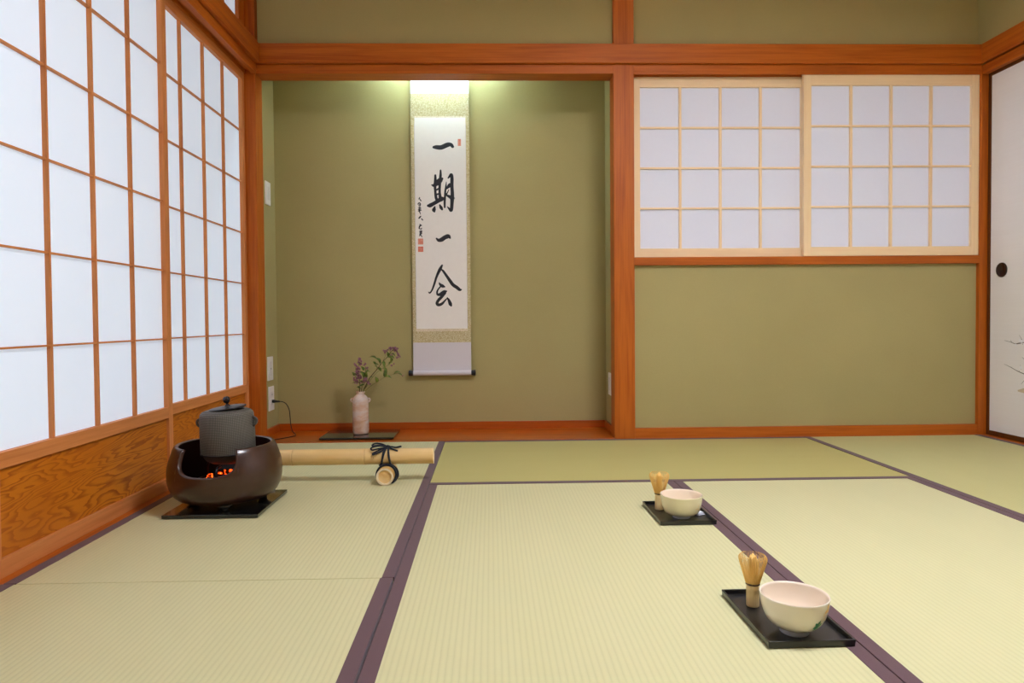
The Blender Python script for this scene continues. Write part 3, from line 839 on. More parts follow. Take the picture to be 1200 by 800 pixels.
# trivet + ember heater inside
h = empty('ember_heater', (BX, BY, Z0 + 0.0245), 0, 'glowing orange charcoal-style heater inside the brown brazier below the kettle', 'heater')
bm = bmesh.new()
lathe(bm, [(0.0, 0.0), (0.085, 0.0), (0.088, 0.004), (0.088, 0.046), (0.080, 0.048), (0.074, 0.042), (0.0, 0.040)], 40)
obj('ash_dish', bm, plain('grey_ash_dish', lin(96, 94, 98), 0.5, metal=0.3), h, smooth=True)
EMBER = NT('glowing_ember').set(rough=0.9, color=(0.02, 0.01, 0.008, 1))
_n = EMBER.noise(EMBER.coord((70, 70, 70)), 1.0, 3, 0.6, 0.6)
EMBER.l(EMBER.ramp(_n, (0.47, (0.0, 0.0, 0.0, 1)), (0.56, (0.9, 0.05, 0.002, 1)), (0.72, (1.0, 0.26, 0.03, 1))), EMBER.b.inputs['Emission Color'])
EMBER.b.inputs['Emission Strength'].default_value = 3.2
EMBER = EMBER.m
rnd = random.Random(5)
coalm = plain('charcoal_black', (0.015, 0.014, 0.014, 1), 0.8)
for k in range(13):
    a = 2 * PI * k / 9 + 0.3; rr = 0.052 if k < 9 else 0.02
    bm = bmesh.new()
    L = rnd.uniform(0.02, 0.032)
    ax = Vector((math.cos(a + rnd.uniform(1.0, 2.1)), math.sin(a + rnd.uniform(1.0, 2.1)), rnd.uniform(-.25, .3))).normalized()
    c = Vector((rr * math.cos(a), rr * math.sin(a), 0.054 + (0.010 if k >= 9 else 0) + rnd.uniform(0, 0.005)))
    tube(bm, [c - ax * L * .5, c - ax * L * .2, c + ax * L * .2, c + ax * L * .5], [0.006, 0.008, 0.0075, 0.006], 7)
    for vv in bm.verts: vv.co += Vector((rnd.uniform(-1, 1), rnd.uniform(-1, 1), rnd.uniform(-1, 1))) * 0.0014
    obj('charcoal', bm, EMBER if k % 4 != 3 else coalm, h)
bm = bmesh.new()
for k in range(3):
    a = 2 * PI * k / 3 + 0.55
    tube(bm, spline([(0.083 * math.cos(a), 0.083 * math.sin(a), 0.04), (0.083 * math.cos(a), 0.083 * math.sin(a), 0.086), (0.07 * math.cos(a), 0.07 * math.sin(a), 0.0985), (0.050 * math.cos(a), 0.050 * math.sin(a), 0.0985)], 4), 0.004, 8)
lathe(bm, [(0.083, 0.048), (0.087, 0.048), (0.087, 0.054), (0.083, 0.054), (0.083, 0.048)], 40)
obj('trivet', bm, IRON_DARK, h, smooth=True)

KZ = Z0 + 0.0245 + 0.1030
k = empty('kettle', (BX + 0.011, BY - 0.002, KZ), 0, 'grey dotted cast iron kettle sitting in the brown brazier', 'kettle')
k.rotation_euler = (0, math.radians(-1.6), 0)
bm = bmesh.new()
lathe(bm, [(0.0, 0.0), (0.038, 0.0), (0.053, 0.004), (0.066, 0.012), (0.0735, 0.022), (0.0775, 0.031), (0.0785, 0.0325)], 72)
obj('lower_bowl', bm, IRON_PLAIN, k, smooth=True)
bm = bmesh.new()
lathe(bm, [(0.0785, 0.0325), (0.0815, 0.0335), (0.0825, 0.036), (0.0825, 0.10), (0.0810, 0.151), (0.0790, 0.158), (0.0735, 0.1635), (0.066, 0.167), (0.056, 0.168), (0.052, 0.167), (0.051, 0.161), (0.0, 0.159)], 96)
obj('kettle_body', bm, IRON, k, smooth=True)
bm = bmesh.new()
lathe(bm, [(0.0808, 0.0300), (0.0832, 0.0315), (0.0832, 0.0350), (0.0808, 0.0365)], 96)
obj('seam', bm, IRON_DARK, k, smooth=True)
lid = bmesh.new()
lathe(lid, [(0.0, 0.0), (0.054, 0.0), (0.0605, 0.0035), (0.061, 0.0058), (0.058, 0.0068), (0.035, 0.0082), (0.012, 0.0095), (0.008, 0.011), (0.0, 0.0112)], 64)
lo = obj('lid', lid, IRON_DARK, k, smooth=True)
lo.scale = (0.93, 0.93, 1.0)
lo.location = (0.004, 0, 0.1695); lo.rotation_euler = (math.radians(2), math.radians(-5), 0)
kn = bmesh.new()
lathe(kn, [(0.0095, 0.009), (0.0085, 0.0125), (0.0045, 0.0155), (0.0038, 0.0185), (0.0070, 0.0205), (0.0105, 0.0245), (0.0120, 0.030), (0.0108, 0.0355), (0.0070, 0.0395), (0.0, 0.041)], 32)
obj('knob', kn, plain('polished_knob', lin(70, 62, 66), 0.2, metal=0.8), lo, smooth=True)
for s in (-1, 1):
    bm = bmesh.new()
    e = lambda pts: [(s * (x - 0.006), y, z + 0.003) for x, y, z in pts]
    tube(bm, spline(e([(0.086, 0, 0.134), (0.094, -0.002, 0.137), (0.1005, -0.002, 0.131), (0.1, -0.002, 0.122), (0.094, -0.002, 0.115), (0.086, 0, 0.117)]), 5), 0.0034, 10)
    tube(bm, spline(e([(0.086, 0, 0.140), (0.090, 0, 0.1385), (0.093, 0, 0.128), (0.090, 0, 0.113), (0.086, 0, 0.110)]), 4), 0.0042, 8)
    obj('ear', bm, IRON_PLAIN, k, smooth=True)

# ------------------------------------------------------- bamboo barrier
BAMBOO = NT('dry_pale_bamboo').set(rough=0.38, coat=0.15, coat_rough=0.2)
_a = BAMBOO.noise(BAMBOO.coord((3, 160, 160)), 1.0, 3, 0.6)
_b = BAMBOO.noise(BAMBOO.coord((5, 9, 9)), 1.0, 3, 0.5)
BAMBOO.color(BAMBOO.mix(BAMBOO.math('MULTIPLY', _a, 0.4), BAMBOO.ramp(_b, (0.3, lin(226, 186, 118)), (0.7, lin(236, 200, 140))), lin(202, 158, 90)))
BAMBOO = BAMBOO.m
BAMBOO_Y = NT('dry_pale_bamboo_short').set(rough=0.4, coat=0.1)
_a = BAMBOO_Y.noise(BAMBOO_Y.coord((160, 3, 160)), 1.0, 3, 0.6)
BAMBOO_Y.color(BAMBOO_Y.mix(_a, lin(232, 188, 112), lin(214, 162, 86)))
BAMBOO_Y = BAMBOO_Y.m
CUT_RING = plain('cut_bamboo_ring', lin(236, 214, 178), 0.6)
SEPTUM = NT('bamboo_septum').set(rough=0.6)
SEPTUM.color(SEPTUM.ramp(SEPTUM.noise(SEPTUM.coord((40, 40, 40)), 1.0, 2), (0.35, lin(224, 176, 106)), (0.7, lin(236, 200, 140))))
SEPTUM = SEPTUM.m
NODE = plain('bamboo_node_line', lin(172, 124, 66), 0.5)

def bamboo(root, length, R, axis, nodes, body_m):
    """stalk along local x (or y) starting at 0; open cut ends, rings at the nodes"""
    prof = [(R * 0.995, 0.0)]
    for t in sorted(nodes):
        prof += [(R, t - 0.012), (R * 1.015, t - 0.005), (R * 1.045, t - 0.0015), (R * 0.975, t), (R * 1.04, t + 0.0018), (R * 1.01, t + 0.006)]
    prof.append((R * 0.99, length))
    def place(bm):
        if axis == 'x': bmesh.ops.rotate(bm, verts=bm.verts, cent=(0, 0, 0), matrix=Matrix.Rotation(PI / 2, 3, 'Y'))
        else: bmesh.ops.rotate(bm, verts=bm.verts, cent=(0, 0, 0), matrix=Matrix.Rotation(-PI / 2, 3, 'X'))
        return bm
    bm = bmesh.new(); lathe(bm, prof, 48)
    obj('culm', place(bm), body_m, root, smooth=True)
    for z, s in ((0.0, 1), (length, -1)):
        bm = bmesh.new()
        lathe(bm, [(R * 0.99, z), (R * 0.97, z - s * 0.0006), (R * 0.78, z - s * 0.0006), (R * 0.76, z + s * 0.0005), (R * 0.75, z + s * 0.012)], 48)
        obj('cut_end', place(bm), CUT_RING, root, smooth=False)
        bm = bmesh.new()
        lathe(bm, [(R * 0.755, z + s * 0.004), (R * 0.6, z + s * 0.0052), (R * 0.3, z + s * 0.0035), (0.0, z + s * 0.003)], 40)
        obj('septum', place(bm), SEPTUM, root, smooth=True)
    for t in nodes:
        bm = bmesh.new(); lathe(bm, [(R * 0.97, t - 0.0009), (R * 0.992, t - 0.0004), (R * 0.992, t + 0.0004), (R * 0.97, t + 0.0009)], 48)
        obj('node_ring', place(bm), NODE, root, smooth=True)
RR, RS = 0.0288, 0.0312
rod_y, rod_z = -0.812, RS * 2 + RR + 0.0
r = empty('bamboo_barrier_rod', (0.030, rod_y, rod_z), 0, 'long horizontal bamboo pole behind the brazier, raised on short bamboo rests', 'bamboo pole')
bamboo(r, 0.862, RR, 'x', [0.085, 0.352, 0.613], BAMBOO)
def rest(x, label):
    r = empty('bamboo_rest', (x, -0.884, RS), 0, label, 'bamboo rest', 'short bamboo rests under the pole')
    bamboo(r, 0.118, RS, 'y', [0.088], BAMBOO_Y)
    return r
rest(0.7235, 'short round bamboo rest under the right end of the bamboo pole, cut end showing')
rest(0.245, 'short bamboo rest under the left end of the bamboo pole, behind the brazier')

def tie(cx, label):
    r = empty('tie_cord', (cx, rod_y, 0.0), 0, label, 'cord')
    b1 = bmesh.new()
    k = 0.0037
    ztop = rod_z + RR + k
    # strands round the pole, slanting down to the rest (front) and under it (back)
    def strand(x_top, x_bot, dx=0.0):
        pts = []
        for i in range(13):
            th = math.radians(95 - i * 15.5)       # from the top of the pole over its front
            pts.append((x_top + (x_bot - x_top) * (i / 12) ** 1.1, -(RR + k) * math.cos(th) * 1.0 if i else 0.0, rod_z + (RR + k) * math.sin(th)))
        return pts
    for xt, xb in ((-0.001, -0.026), (-0.006, -0.022), (0.003, 0.018)):
        P = strand(xt, xb)
        P = [p for p in P if p[2] > 2 * RS + 0.006] + [(xb, -RR * 0.9 - 0.003, 2 * RS + 0.001)]
        tube(b1, spline(P, 2), k, 8)
    obj('pole_lashing', b1, CORD, r, smooth=True)
    b2 = bmesh.new()
    for y0, y1, slant in ((-0.030, -0.026, 0.0), (-0.022, -0.020, 0.006), (-0.038, -0.033, 0.001)):
        pts = []
        for i in range(28):
            a = 2 * PI * i / 28
            pts.append(((RS + k) * math.cos(a) + (slant if math.cos(a) > 0 else 0) * math.cos(a), y0 + (y1 - y0) * math.sin(a), RS + 0.0 + max((RS + k) * math.sin(a), -RS + k * 1.02)))
        tube(b2, pts, k, 8, closed=True)
    obj('rest_lashing', b2, CORD, r, smooth=True)
    # bow on top: two loops to the left, two tails to the right
    b3 = bmesh.new()
    kz = ztop + 0.004
    tube(b3, spline([(-0.008, -0.006, kz - .004), (-0.002, -0.010, kz + 0.002), (0.006, -0.006, kz + .001), (0.008, 0.002, kz - .003), (0, 0.006, kz), (-0.008, 0, kz - .002), (0.0, -0.009, kz - .007)], 5), k * 1.15, 8)
    tube(b3, spline([(0, -.004, kz), (-0.02, -.004, kz + 0.009), (-0.04, -.006, kz + 0.012), (-0.052, -.010, kz + 0.008), (-0.050, -.014, kz + 0.004), (-0.03, -.012, kz + 0.006), (0, -.008, kz)], 6), k * 0.85, 8)
    tube(b3, spline([(0, -.006, kz), (-0.024, -.014, kz + 0.004), (-0.046, -.02, kz + 0.002), (-0.056, -.024, kz - 0.003), (-0.050, -.028, kz - 0.008), (-0.03, -.026, kz - 0.004), (0, -.010, kz - .002)], 6), k * 0.8, 8)
    tube(b3, spline([(0, -.008, kz - .002), (-0.02, -.022, kz - 0.006), (-0.036, -.03, kz - 0.014), (-0.048, -.034, kz - 0.020), (-0.044, -.036, kz - 0.023), (-0.026, -.032, kz - 0.016), (-.004, -.014, kz - .006)], 6), k * 0.8, 8)
    tube(b3, spline([(0, -.004, kz), (0.016, -.006, kz - 0.001), (0.032, -.008, kz - 0.003), (0.052, -.01, kz + 0.001)], 6), k * 0.85, 8)
    tube(b3, spline([(0, -.008, kz - .001), (0.016, -.014, kz - 0.006), (0.028, -.018, kz - 0.010), (0.040, -.022, kz - 0.013)], 6), k * 0.85, 8)
    obj('bow', b3, CORD, r, smooth=True)
    b4 = bmesh.new()
    for dx, dz in ((-0.052, -0.034), (-0.046, -0.038), (-0.056, -0.030)):
        tube(b4, spline([(-0.044, -.035, kz - 0.021), ((dx - 0.044) / 2, -.036, kz + (dz - 0.021) / 2), (dx, -.034, kz + dz)], 3), 0.0004, 4)
    obj('frayed_thread', b4, CORD, r)
    return r
tie(0.7235, 'black cord tied in a bow around the bamboo pole and its right rest')

# ------------------------------------------------------- trays, bowls, whisks
def tray(loc, rz, w, d, label):
    r = empty('tea_tray', (loc[0], loc[1], 0.0011), rz, label, 'tray', 'black trays with a bowl and whisk')
    x, y, t = w / 2, d / 2, 0.0032
    obj('tray_base', boxes((-x + t, x - t, -y + t, y - t, 0.0, 0.0040)), LACQUER_SATIN, r, bevel=0.0006)
    bm = bmesh.new()
    ro = [(-x, -y), (x, -y), (x, y), (-x, y)]
    a = [bm.verts.new((*p, 0.0)) for p in ro]
    bt = [bm.verts.new((p[0] * 1.012, p[1] * 1.01, 0.0125)) for p in ro]
    c = [bm.verts.new(((abs(p[0]) - t) * (1 if p[0] > 0 else -1), (abs(p[1]) - t) * (1 if p[1] > 0 else -1), 0.0125)) for p in ro]
    e = [bm.verts.new(((abs(p[0]) - t) * (1 if p[0] > 0 else -1), (abs(p[1]) - t) * (1 if p[1] > 0 else -1), 0.0)) for p in ro]
    for P, Q_ in ((a, bt), (bt, c), (c, e), (e, a)):
        for i in range(4):
            j = (i + 1) % 4
            bm.faces.new((P[i], P[j], Q_[j], Q_[i]))
    obj('tray_rim', bm, LACQUER_SATIN, r, bevel=0.0012)
    return r
tray((1.6665, -2.0105), math.radians(0.8), 0.156, 0.235, 'black lacquer tray nearest the viewer, under the larger-looking bowl')
tray((1.6585, -1.295), math.radians(0.7), 0.160, 0.216, 'black lacquer tray farther back, beside the seam near the crosswise mat')

def ceramic(name, c1, c2):
    t = NT(name).set(rough=0.25, coat=0.4, coat_rough=0.12, spec=0.45)
    n = t.noise(t.coord((14, 14, 14)), 1.0, 3, 0.5)
    t.color(t.mix(n, c1, c2))
    return t.m
BOWL_A = ceramic('cream_glaze', lin(240, 229, 210), lin(245, 235, 218))
BOWL_A_IN = ceramic('pinkish_cream_inside', lin(244, 226, 204), lin(246, 231, 213))
BOWL_B = ceramic('ivory_glaze', lin(236, 224, 182), lin(242, 231, 196))
BOWL_B_IN = ceramic('peach_cream_inside', lin(246, 224, 196), lin(246, 230, 208))
FOOT_W = ceramic('white_foot_glaze', lin(244, 246, 250), lin(248, 248, 250))
PAINT_G = plain('green_leaf_enamel', lin(46, 128, 84), 0.3)
PAINT_O = plain('orange_enamel', lin(226, 160, 50), 0.3)
PAINT_Y = plain('faint_yellow_enamel', lin(226, 190, 110), 0.3)

def bowl(loc, R, H, label, m_out, m_in, deco, shape, z0=0.0051):
    r = empty('tea_bowl', (loc[0], loc[1], z0), 0, label, 'tea bowl', 'tea bowls on the trays')
    ft = 0.0125
    P = shape  # list of (r fraction, z fraction) outer wall from foot joint to rim
    out = [(R * a, ft * 0.8 + (H - ft * 0.8) * b_) for a, b_ in P]
    out = [tuple(p) for p in spline(out, 4)]
    t = 0.0032
    bm = bmesh.new()
    lathe(bm, [(0.0, ft * 0.8 - 0.001)] + out + [(out[-1][0] - 0.0008, H + 0.0010)], 72)
    obj('bowl_wall', bm, m_out, r, smooth=True)
    inn = [(out[-1][0] - 0.0008, H + 0.0010), (out[-1][0] - 0.0022, H + 0.0006)] + [(max(a - t, 0.002), b_ + (t if i < 6 else 0.0008)) for i, (a, b_) in reversed(list(enumerate(out[:-1])))] + [(0.0, out[0][1] + t)]
    bm = bmesh.new(); lathe(bm, inn, 72)
    obj('bowl_inside', bm, m_in, r, smooth=True)
    fr = R * 0.425
    bm = bmesh.new()
    lathe(bm, [(fr - 0.004, 0.003), (fr - 0.0035, 0.0), (fr - 0.001, 0.0), (fr, 0.001), (fr + 0.0012, ft), (fr + 0.002, ft + 0.004)], 56)
    obj('foot_ring', bm, FOOT_W, r, smooth=True)
    # enamel decoration follows the wall: (angle deg, z fraction) centre, list of petals
    def on(a, z):
        rr = 0
        for (r0, z0_), (r1, z1) in zip(out, out[1:]):
            if z0_ <= z <= z1: rr = r0 + (r1 - r0) * (z - z0_) / (z1 - z0_ + 1e-9)
        return Vector(((rr + 0.0005) * math.cos(a), (rr + 0.0005) * math.sin(a), z))
    for nm, mat_, a0, zf, items in deco:
        bm = bmesh.new()
        a0 = math.radians(a0); zc = ft + (H - ft) * zf
        for th, L, wd in items:
            th = math.radians(th)
            prev = None
            for i in range(7):
                s = i / 6
                wv = wd * math.sin(PI * (0.06 + 0.9 * s)) * 0.5
                px, pz = L * s * math.cos(th), L * s * math.sin(th)
                nx, nz = -math.sin(th) * wv, math.cos(th) * wv
                pr = [bm.verts.new(on(a0 + (px + nx) / R, zc + pz + nz)), bm.verts.new(on(a0 + (px - nx) / R, zc + pz - nz))]
                if prev: bm.faces.new((prev[0], prev[1], pr[1], pr[0]))
                prev = pr
        obj(nm, bm, mat_, r, smooth=True)
    return r
SH_A = [(0.42, 0.0), (0.58, 0.05), (0.755, 0.20), (0.875, 0.41), (0.94, 0.62), (0.98, 0.82), (1.0, 1.0)]
SH_B = [(0.42, 0.0), (0.68, 0.04), (0.82, 0.17), (0.895, 0.37), (0.94, 0.60), (0.97, 0.82), (1.0, 1.0)]
bowl((1.6605, -2.073), 0.0612, 0.0700, 'cream tea bowl on the nearest tray, green leaf painted low on its right side', BOWL_A, BOWL_A_IN,
     [('leaf_painting', PAINT_G, -67, 0.30, [(75, .012, .0065), (20, .012, .0065), (135, .011, .006), (200, .0105, .006), (250, .011, .005), (310, .009, .005)]),
      ('orange_mark', PAINT_O, -48, 0.78, [(80, .012, .008), (200, .009, .006), (320, .008, .006)]),
      ('stem_painting', PAINT_Y, -55, 0.55, [(70, .02, .0022), (110, .012, .002), (230, .016, .002), (320, .01, .002)])], SH_A)
bowl((1.6575, -1.337), 0.0608, 0.0670, 'ivory tea bowl on the tray farther back, plain rounded side', BOWL_B, BOWL_B_IN,
     [('faint_painting', PAINT_Y, -50, 0.45, [(80, .014, .003), (200, .012, .003), (300, .012, .003)])], SH_B)

WHISK_H = NT('whisk_bamboo').set(rough=0.45)
_a = WHISK_H.noise(WHISK_H.coord((300, 300, 12)), 1.0, 2, 0.5)
WHISK_H.color(WHISK_H.mix(_a, lin(248, 222, 166), lin(236, 202, 140)))
WHISK_H = WHISK_H.m
WHISK_T = plain('whisk_tines_bamboo', lin(253, 208, 118), 0.5, sss=0.0)
THREAD = plain('whisk_thread', lin(70, 44, 40), 0.7)
def whisk(loc, k, label, seed, z0=0.0051, rot=0):
    r = empty('tea_whisk', (loc[0], loc[1], z0), rot, label, 'tea whisk', 'bamboo whisks on the trays')
    rd = random.Random(seed)
    R = 0.0128 * k
    bm = bmesh.new()
    lathe(bm, [(0.0, 0.001), (R * 0.86, 0.0), (R * 0.97, 0.001), (R, 0.003), (R * 0.985, 0.022 * k), (R * 0.96, 0.034 * k), (R * 1.04, 0.0365 * k), (R * 0.95, 0.039 * k), (R * 1.0, 0.0465 * k), (R * 0.9, 0.05 * k), (0.0, 0.05 * k)], 40)
    obj('handle', bm, WHISK_H, r, smooth=True)
    bm = bmesh.new()
    for j in range(3):
        z = (0.0452 + 0.0013 * j) * k
        tube(bm, [((R + 0.0004) * math.cos(a * PI / 18), (R + 0.0004) * math.sin(a * PI / 18), z) for a in range(36)], 0.0009, 6, closed=True)
    obj('thread', bm, THREAD, r, smooth=True)
    bm = bmesh.new()
    N = 64
    for i in range(N):
        a = 2 * PI * i / N + rd.uniform(-.015, .015)
        f = rd.uniform(0.97, 1.03)
        prof = [(R * 0.93, 0.044 * k), (R * 1.15, 0.052 * k), (R * 1.5, 0.067 * k), (R * 1.87 * f, 0.083 * k), (R * 2.12 * f, 0.0945 * k), (R * 2.13, 0.1005 * k), (R * 1.8, 0.1050 * k)]
        pts = [(q_[0] * math.cos(a), q_[0] * math.sin(a), q_[1]) for q_ in spline(prof, 2)]
        n_ = len(pts)
        tube(bm, pts, [0.00085 * k * (1 - 0.6 * t / n_) for t in range(n_)], 4)
    obj('outer_tines', bm, WHISK_T, r, smooth=True)
    bm = bmesh.new()
    for i in range(46):
        a = 2 * PI * i / 46
        rr = rd.uniform(0.15, 1)
        prof = [(R * 0.6 * rr, 0.046 * k), (R * 0.62 * rr, 0.07 * k), (R * 0.72 * rr, 0.092 * k), (R * 0.42 * rr, (0.108 - 0.006 * rr) * k)]
        tube(bm, [(q_[0] * math.cos(a), q_[0] * math.sin(a), q_[1]) for q_ in spline(prof, 2)], 0.0009 * k, 4)
    obj('inner_tines', bm, WHISK_T, r, smooth=True)
    return r
whisk((1.6275, -1.958), 0.99, 'bamboo tea whisk standing on the nearest tray behind the cream bowl', 1)
whisk((1.6135, -1.254), 1.07, 'bamboo tea whisk standing on the tray farther back beside the ivory bowl', 2, rot=0.4)

CLOTH_W = cloth('white_linen', lin(232, 234, 244), lin(244, 244, 250), 900)
def tea_cloth(loc, rz, w, d, label):
    r = empty('tea_cloth', (loc[0], loc[1], 0.0051), rz, label, 'cloth', 'small white cloths on the trays')
    bm = bmesh.new()
    for i in range(3):
        s = 1 - 0.07 * i
        n = 8
        rows = [[[], []] for _ in range(1)]
        grid0, grid1 = [], []
        for a in range(n + 1):
            l0, l1 = [], []
            for b_ in range(n + 1):
                x = (a / n - .5) * w * s; y = (b_ / n - .5) * d * s
                wv = 0.0004 * math.sin(a * 1.7 + i) * math.cos(b_ * 1.3 + i * 2)
                edge = 0.0008 * (1 if a in (0, n) or b_ in (0, n) else 0)
                l0.append(bm.verts.new((x, y, 0.0004 + i * 0.003 + edge + abs(wv) * .3)))
                l1.append(bm.verts.new((x, y, 0.0004 + i * 0.003 + 0.0026 - edge + wv)))
            grid0.append(l0); grid1.append(l1)
        for a in range(n):
            for b_ in range(n):
                bm.faces.new((grid0[a][b_], grid0[a][b_ + 1], grid0[a + 1][b_ + 1], grid0[a + 1][b_]))
                bm.faces.new((grid1[a][b_], grid1[a + 1][b_], grid1[a + 1][b_ + 1], grid1[a][b_ + 1]))
        for a in range(n):
            for (p, q_) in (((a, 0), (a + 1, 0)), ((a + 1, n), (a, n)), ((0, a + 1), (0, a)), ((n, a), (n, a + 1))):
                bm.faces.new((grid0[p[0]][p[1]], grid0[q_[0]][q_[1]], grid1[q_[0]][q_[1]], grid1[p[0]][p[1]]))
    obj('folded_linen', bm, CLOTH_W, r, smooth=True)
    return r
tea_cloth((1.7125, -1.309), 0.5, 0.026, 0.038, 'small folded white cloth peeking out behind the ivory bowl')
tea_cloth((1.7185, -2.024), 0.5, 0.018, 0.032, 'small folded white cloth mostly hidden behind the cream bowl on the nearest tray')

# ------------------------------------------------------- plates, outlet, cord
def plate(y, z, w, hgt, xface, side, label, name, kind):
    """wall plate: side=+1 faces +x"""
    r = empty(name, (xface, y, z), 0, label, 'switch' if name != 'wall_outlet' else 'outlet', 'ivory wall plates inside the alcove')
    s = side
    X_ = lambda a, b_: (min(s * a, s * b_), max(s * a, s * b_))
    obj('cover_plate', boxes((*X_(0.0, 0.0075), -w / 2, w / 2, -hgt / 2, hgt / 2)), SWITCH, r, bevel=0.002)
    if kind == 'switch':
        obj('rocker', boxes((*X_(0.0065, 0.0098), -w * 0.22, w * 0.22, -hgt * 0.28, hgt * 0.28)), SWITCH_IN, r, bevel=0.001)
    elif kind == 'blank':
        o = obj('centre_insert', boxes((*X_(0.0065, 0.0088), -w * 0.22, w * 0.22, -hgt * 0.30, hgt * 0.30)), SWITCH_IN, r, bevel=0.001)
        obj('jack', boxes((*X_(0.0086, 0.0092), -0.003, 0.003, -0.004, 0.004)), SLOT, o)
    else:
        for zc in (0.02, -0.02):
            o = obj('socket', boxes((*X_(0.0065, 0.0086), -w * 0.24, w * 0.24, zc - 0.015, zc + 0.015)), SWITCH_IN, r, bevel=0.0008)
            obj('slot', boxes((*X_(0.0084, 0.0089), -0.0075, -0.0055, zc - 0.005, zc + 0.005), (*X_(0.0084, 0.0089), 0.0055, 0.0075, zc - 0.005, zc + 0.005)), SLOT, o)
    return r
plate(0.232, 1.243, 0.074, 0.118, -0.033, 1, 'ivory light switch high on the left side wall of the alcove', 'wall_switch', 'switch')
plate(0.228, 0.346, 0.076, 0.122, -0.033, 1, 'ivory wall plate low in the alcove, directly above the outlet with the plug', 'wall_plate', 'blank')
plate(0.238, 0.191, 0.076, 0.124, -0.033, 1, 'ivory wall outlet with the black plug in it', 'wall_outlet', 'outlet')
plate(0.212, 0.250, 0.078, 0.115, 1.727, -1, 'ivory wall plate on the right side wall of the alcove beside the post', 'wall_plate', 'switch')

r = empty('power_cord', (-0.0241, 0.238, 0.176), 0, 'thin black power cord hanging from the alcove outlet and running to the brazier', 'power cord')
bm = bmesh.new()
tube(bm, [(0.0005, 0, 0), (0.012, 0, 0), (0.016, 0, 0), (0.028, -0.004, 0.0), (0.042, -0.012, 0.0)], [0.0085, 0.0085, 0.0065, 0.0055, 0.0035], 14)
obj('plug', bm, RUBBER, r, smooth=True, bevel=0.0005)
bm = bmesh.new()
cpts = [(0.040, -0.011, 0.0), (0.062, -0.02, -0.002), (0.082, -0.030, -0.014), (0.096, -0.036, -0.040), (0.100, -0.036, -0.075), (0.102, -0.03, -0.120), (0.108, -0.02, -0.155), (0.122, -0.022, -0.1685), (0.128, -0.05, -0.1705),
        (0.112, -0.095, -0.1705), (0.080, -0.14, -0.1705), (0.055, -0.18, -0.1705), (0.045, -0.235, -0.1708), (0.05, -0.26, -0.1735), (0.055, -0.40, -0.1735), (0.06, -0.8, -0.1735), (0.09, -1.02, -0.1735), (0.145, -1.15, -0.1735), (0.185, -1.18, -0.172)]
tube(bm, spline(cpts, 8), 0.0022, 8)
obj('cable', bm, RUBBER, r, smooth=True)

# ------------------------------------------------------------------- lamps
def lamp_mat(name, col, e):
    t = NT(name).set(color=(0.9, 0.9, 0.9, 1), emit=col, estr=e)
    return t.m
# lamp of the alcove, up behind the lintel
r = empty('alcove_ceiling_lamp', (0.855, 0.235, 2.02), 0, 'small tube lamp hidden behind the lintel above the scroll', 'lamp')
obj('housing', boxes((-0.29, 0.29, -0.03, 0.03, 0.0, 0.03)), SWITCH, r, bevel=0.003)
bm = bmesh.new(); tube(bm, [(-0.27, 0, -0.018), (0.27, 0, -0.018)], 0.013, 16)
obj('tube', bm, lamp_mat('fluorescent_tube', (0.52, 0.80, 1.0, 1), ALCOVE_E), r, smooth=True)
obj('end_cap', boxes((-0.285, -0.268, -0.014, 0.014, -0.034, 0.001)), SWITCH, r)
obj('end_cap', boxes((0.268, 0.285, -0.014, 0.014, -0.034, 0.001)), SWITCH, r)
struct('ceiling_alcove', boxes((-0.034, 1.728, 0.099, 0.361, 2.05, 2.07)), wood('alcove_ceiling_board', 0, lin(210, 180, 130), lin(190, 150, 100)))
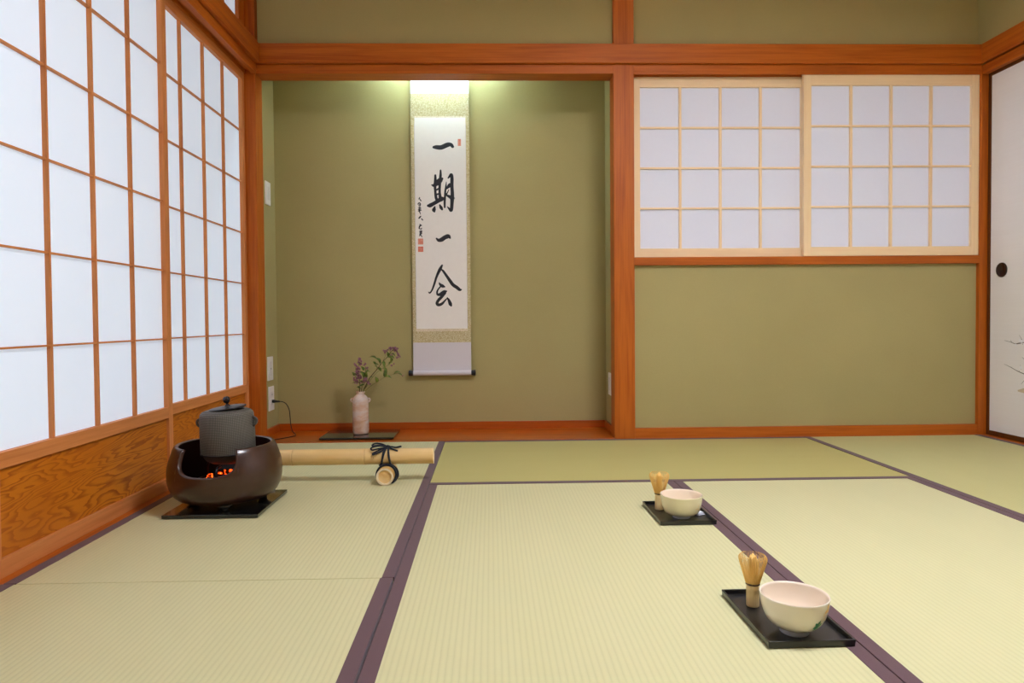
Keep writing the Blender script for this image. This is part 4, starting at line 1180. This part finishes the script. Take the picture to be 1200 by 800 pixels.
# square paper ceiling lamp of the room
r = empty('ceiling_lamp', (2.0, -2.1, CEIL), 0, 'square paper-shaded ceiling lamp in the middle of the room', 'lamp')
obj('mount', boxes((-0.06, 0.06, -0.06, 0.06, -0.05, 0.0)), P_X, r, bevel=0.002)
f = bmesh.new()
for s in (-1, 1):
    box(f, -0.30, 0.30, s * 0.30 - 0.01, s * 0.30 + 0.01, -0.21, -0.05)
    box(f, s * 0.30 - 0.01, s * 0.30 + 0.01, -0.29, 0.29, -0.21, -0.05)
    box(f, s * 0.1 - 0.006, s * 0.1 + 0.006, -0.29, 0.29, -0.211, -0.201)
obj('wooden_frame', f, P_X, r, bevel=0.001)
obj('paper_shade', boxes((-0.289, 0.289, -0.289, 0.289, -0.20, -0.055)), lamp_mat('lit_lamp_paper', (0.82, 0.87, 1.0, 1), LAMP_E), r)

# daylight outside the paper screens
wd = bpy.data.worlds.new('World'); scene.world = wd; wd.use_nodes = True
wd.node_tree.nodes['Background'].inputs[0].default_value = (0.75, 0.85, 1.0, 1)
wd.node_tree.nodes['Background'].inputs[1].default_value = SKY_E
la = bpy.data.lights.new('garden_daylight', 'AREA')
la.shape = 'RECTANGLE'; la.size = 1.2; la.size_y = 1.8; la.energy = OUT_W; la.color = (0.82, 0.9, 1.0)
lo_ = bpy.data.objects.new('garden_daylight', la); COL.objects.link(lo_)
lo_.location = (-1.0, -3.1, 1.35); lo_.rotation_euler = (0, -PI / 2, 0)

# ------------------------------------------------------------------- camera
cam = bpy.data.cameras.new('Camera')
co = bpy.data.objects.new('Camera', cam); COL.objects.link(co)
CX, CY, CZ, YAW, PITCH, ROLL, F, SHX, SHY = 1.10155, -3.31455, 0.58569, 0.02432, 0.02256, -0.00816, 801.70368, -6.47147, -7.11264
fw = Vector((math.sin(YAW) * math.cos(PITCH), math.cos(YAW) * math.cos(PITCH), -math.sin(PITCH)))
rt = Vector((math.cos(YAW), -math.sin(YAW), 0)); up = rt.cross(fw)
r2 = rt * math.cos(ROLL) + up * math.sin(ROLL); u2 = -rt * math.sin(ROLL) + up * math.cos(ROLL)
M = Matrix(((r2.x, u2.x, -fw.x, CX), (r2.y, u2.y, -fw.y, CY), (r2.z, u2.z, -fw.z, CZ), (0, 0, 0, 1)))
co.matrix_world = M
cam.sensor_fit = 'HORIZONTAL'; cam.sensor_width = 36; cam.lens = 36 * F / 1200
cam.shift_x = -SHX / 1200; cam.shift_y = SHY / 1200
cam.clip_start = 0.02
scene.camera = co
vs = scene.view_settings
vs.view_transform = 'Standard'; vs.look = 'None'; vs.gamma = 1; vs.use_curve_mapping = False
vs.exposure = EXPOSURE
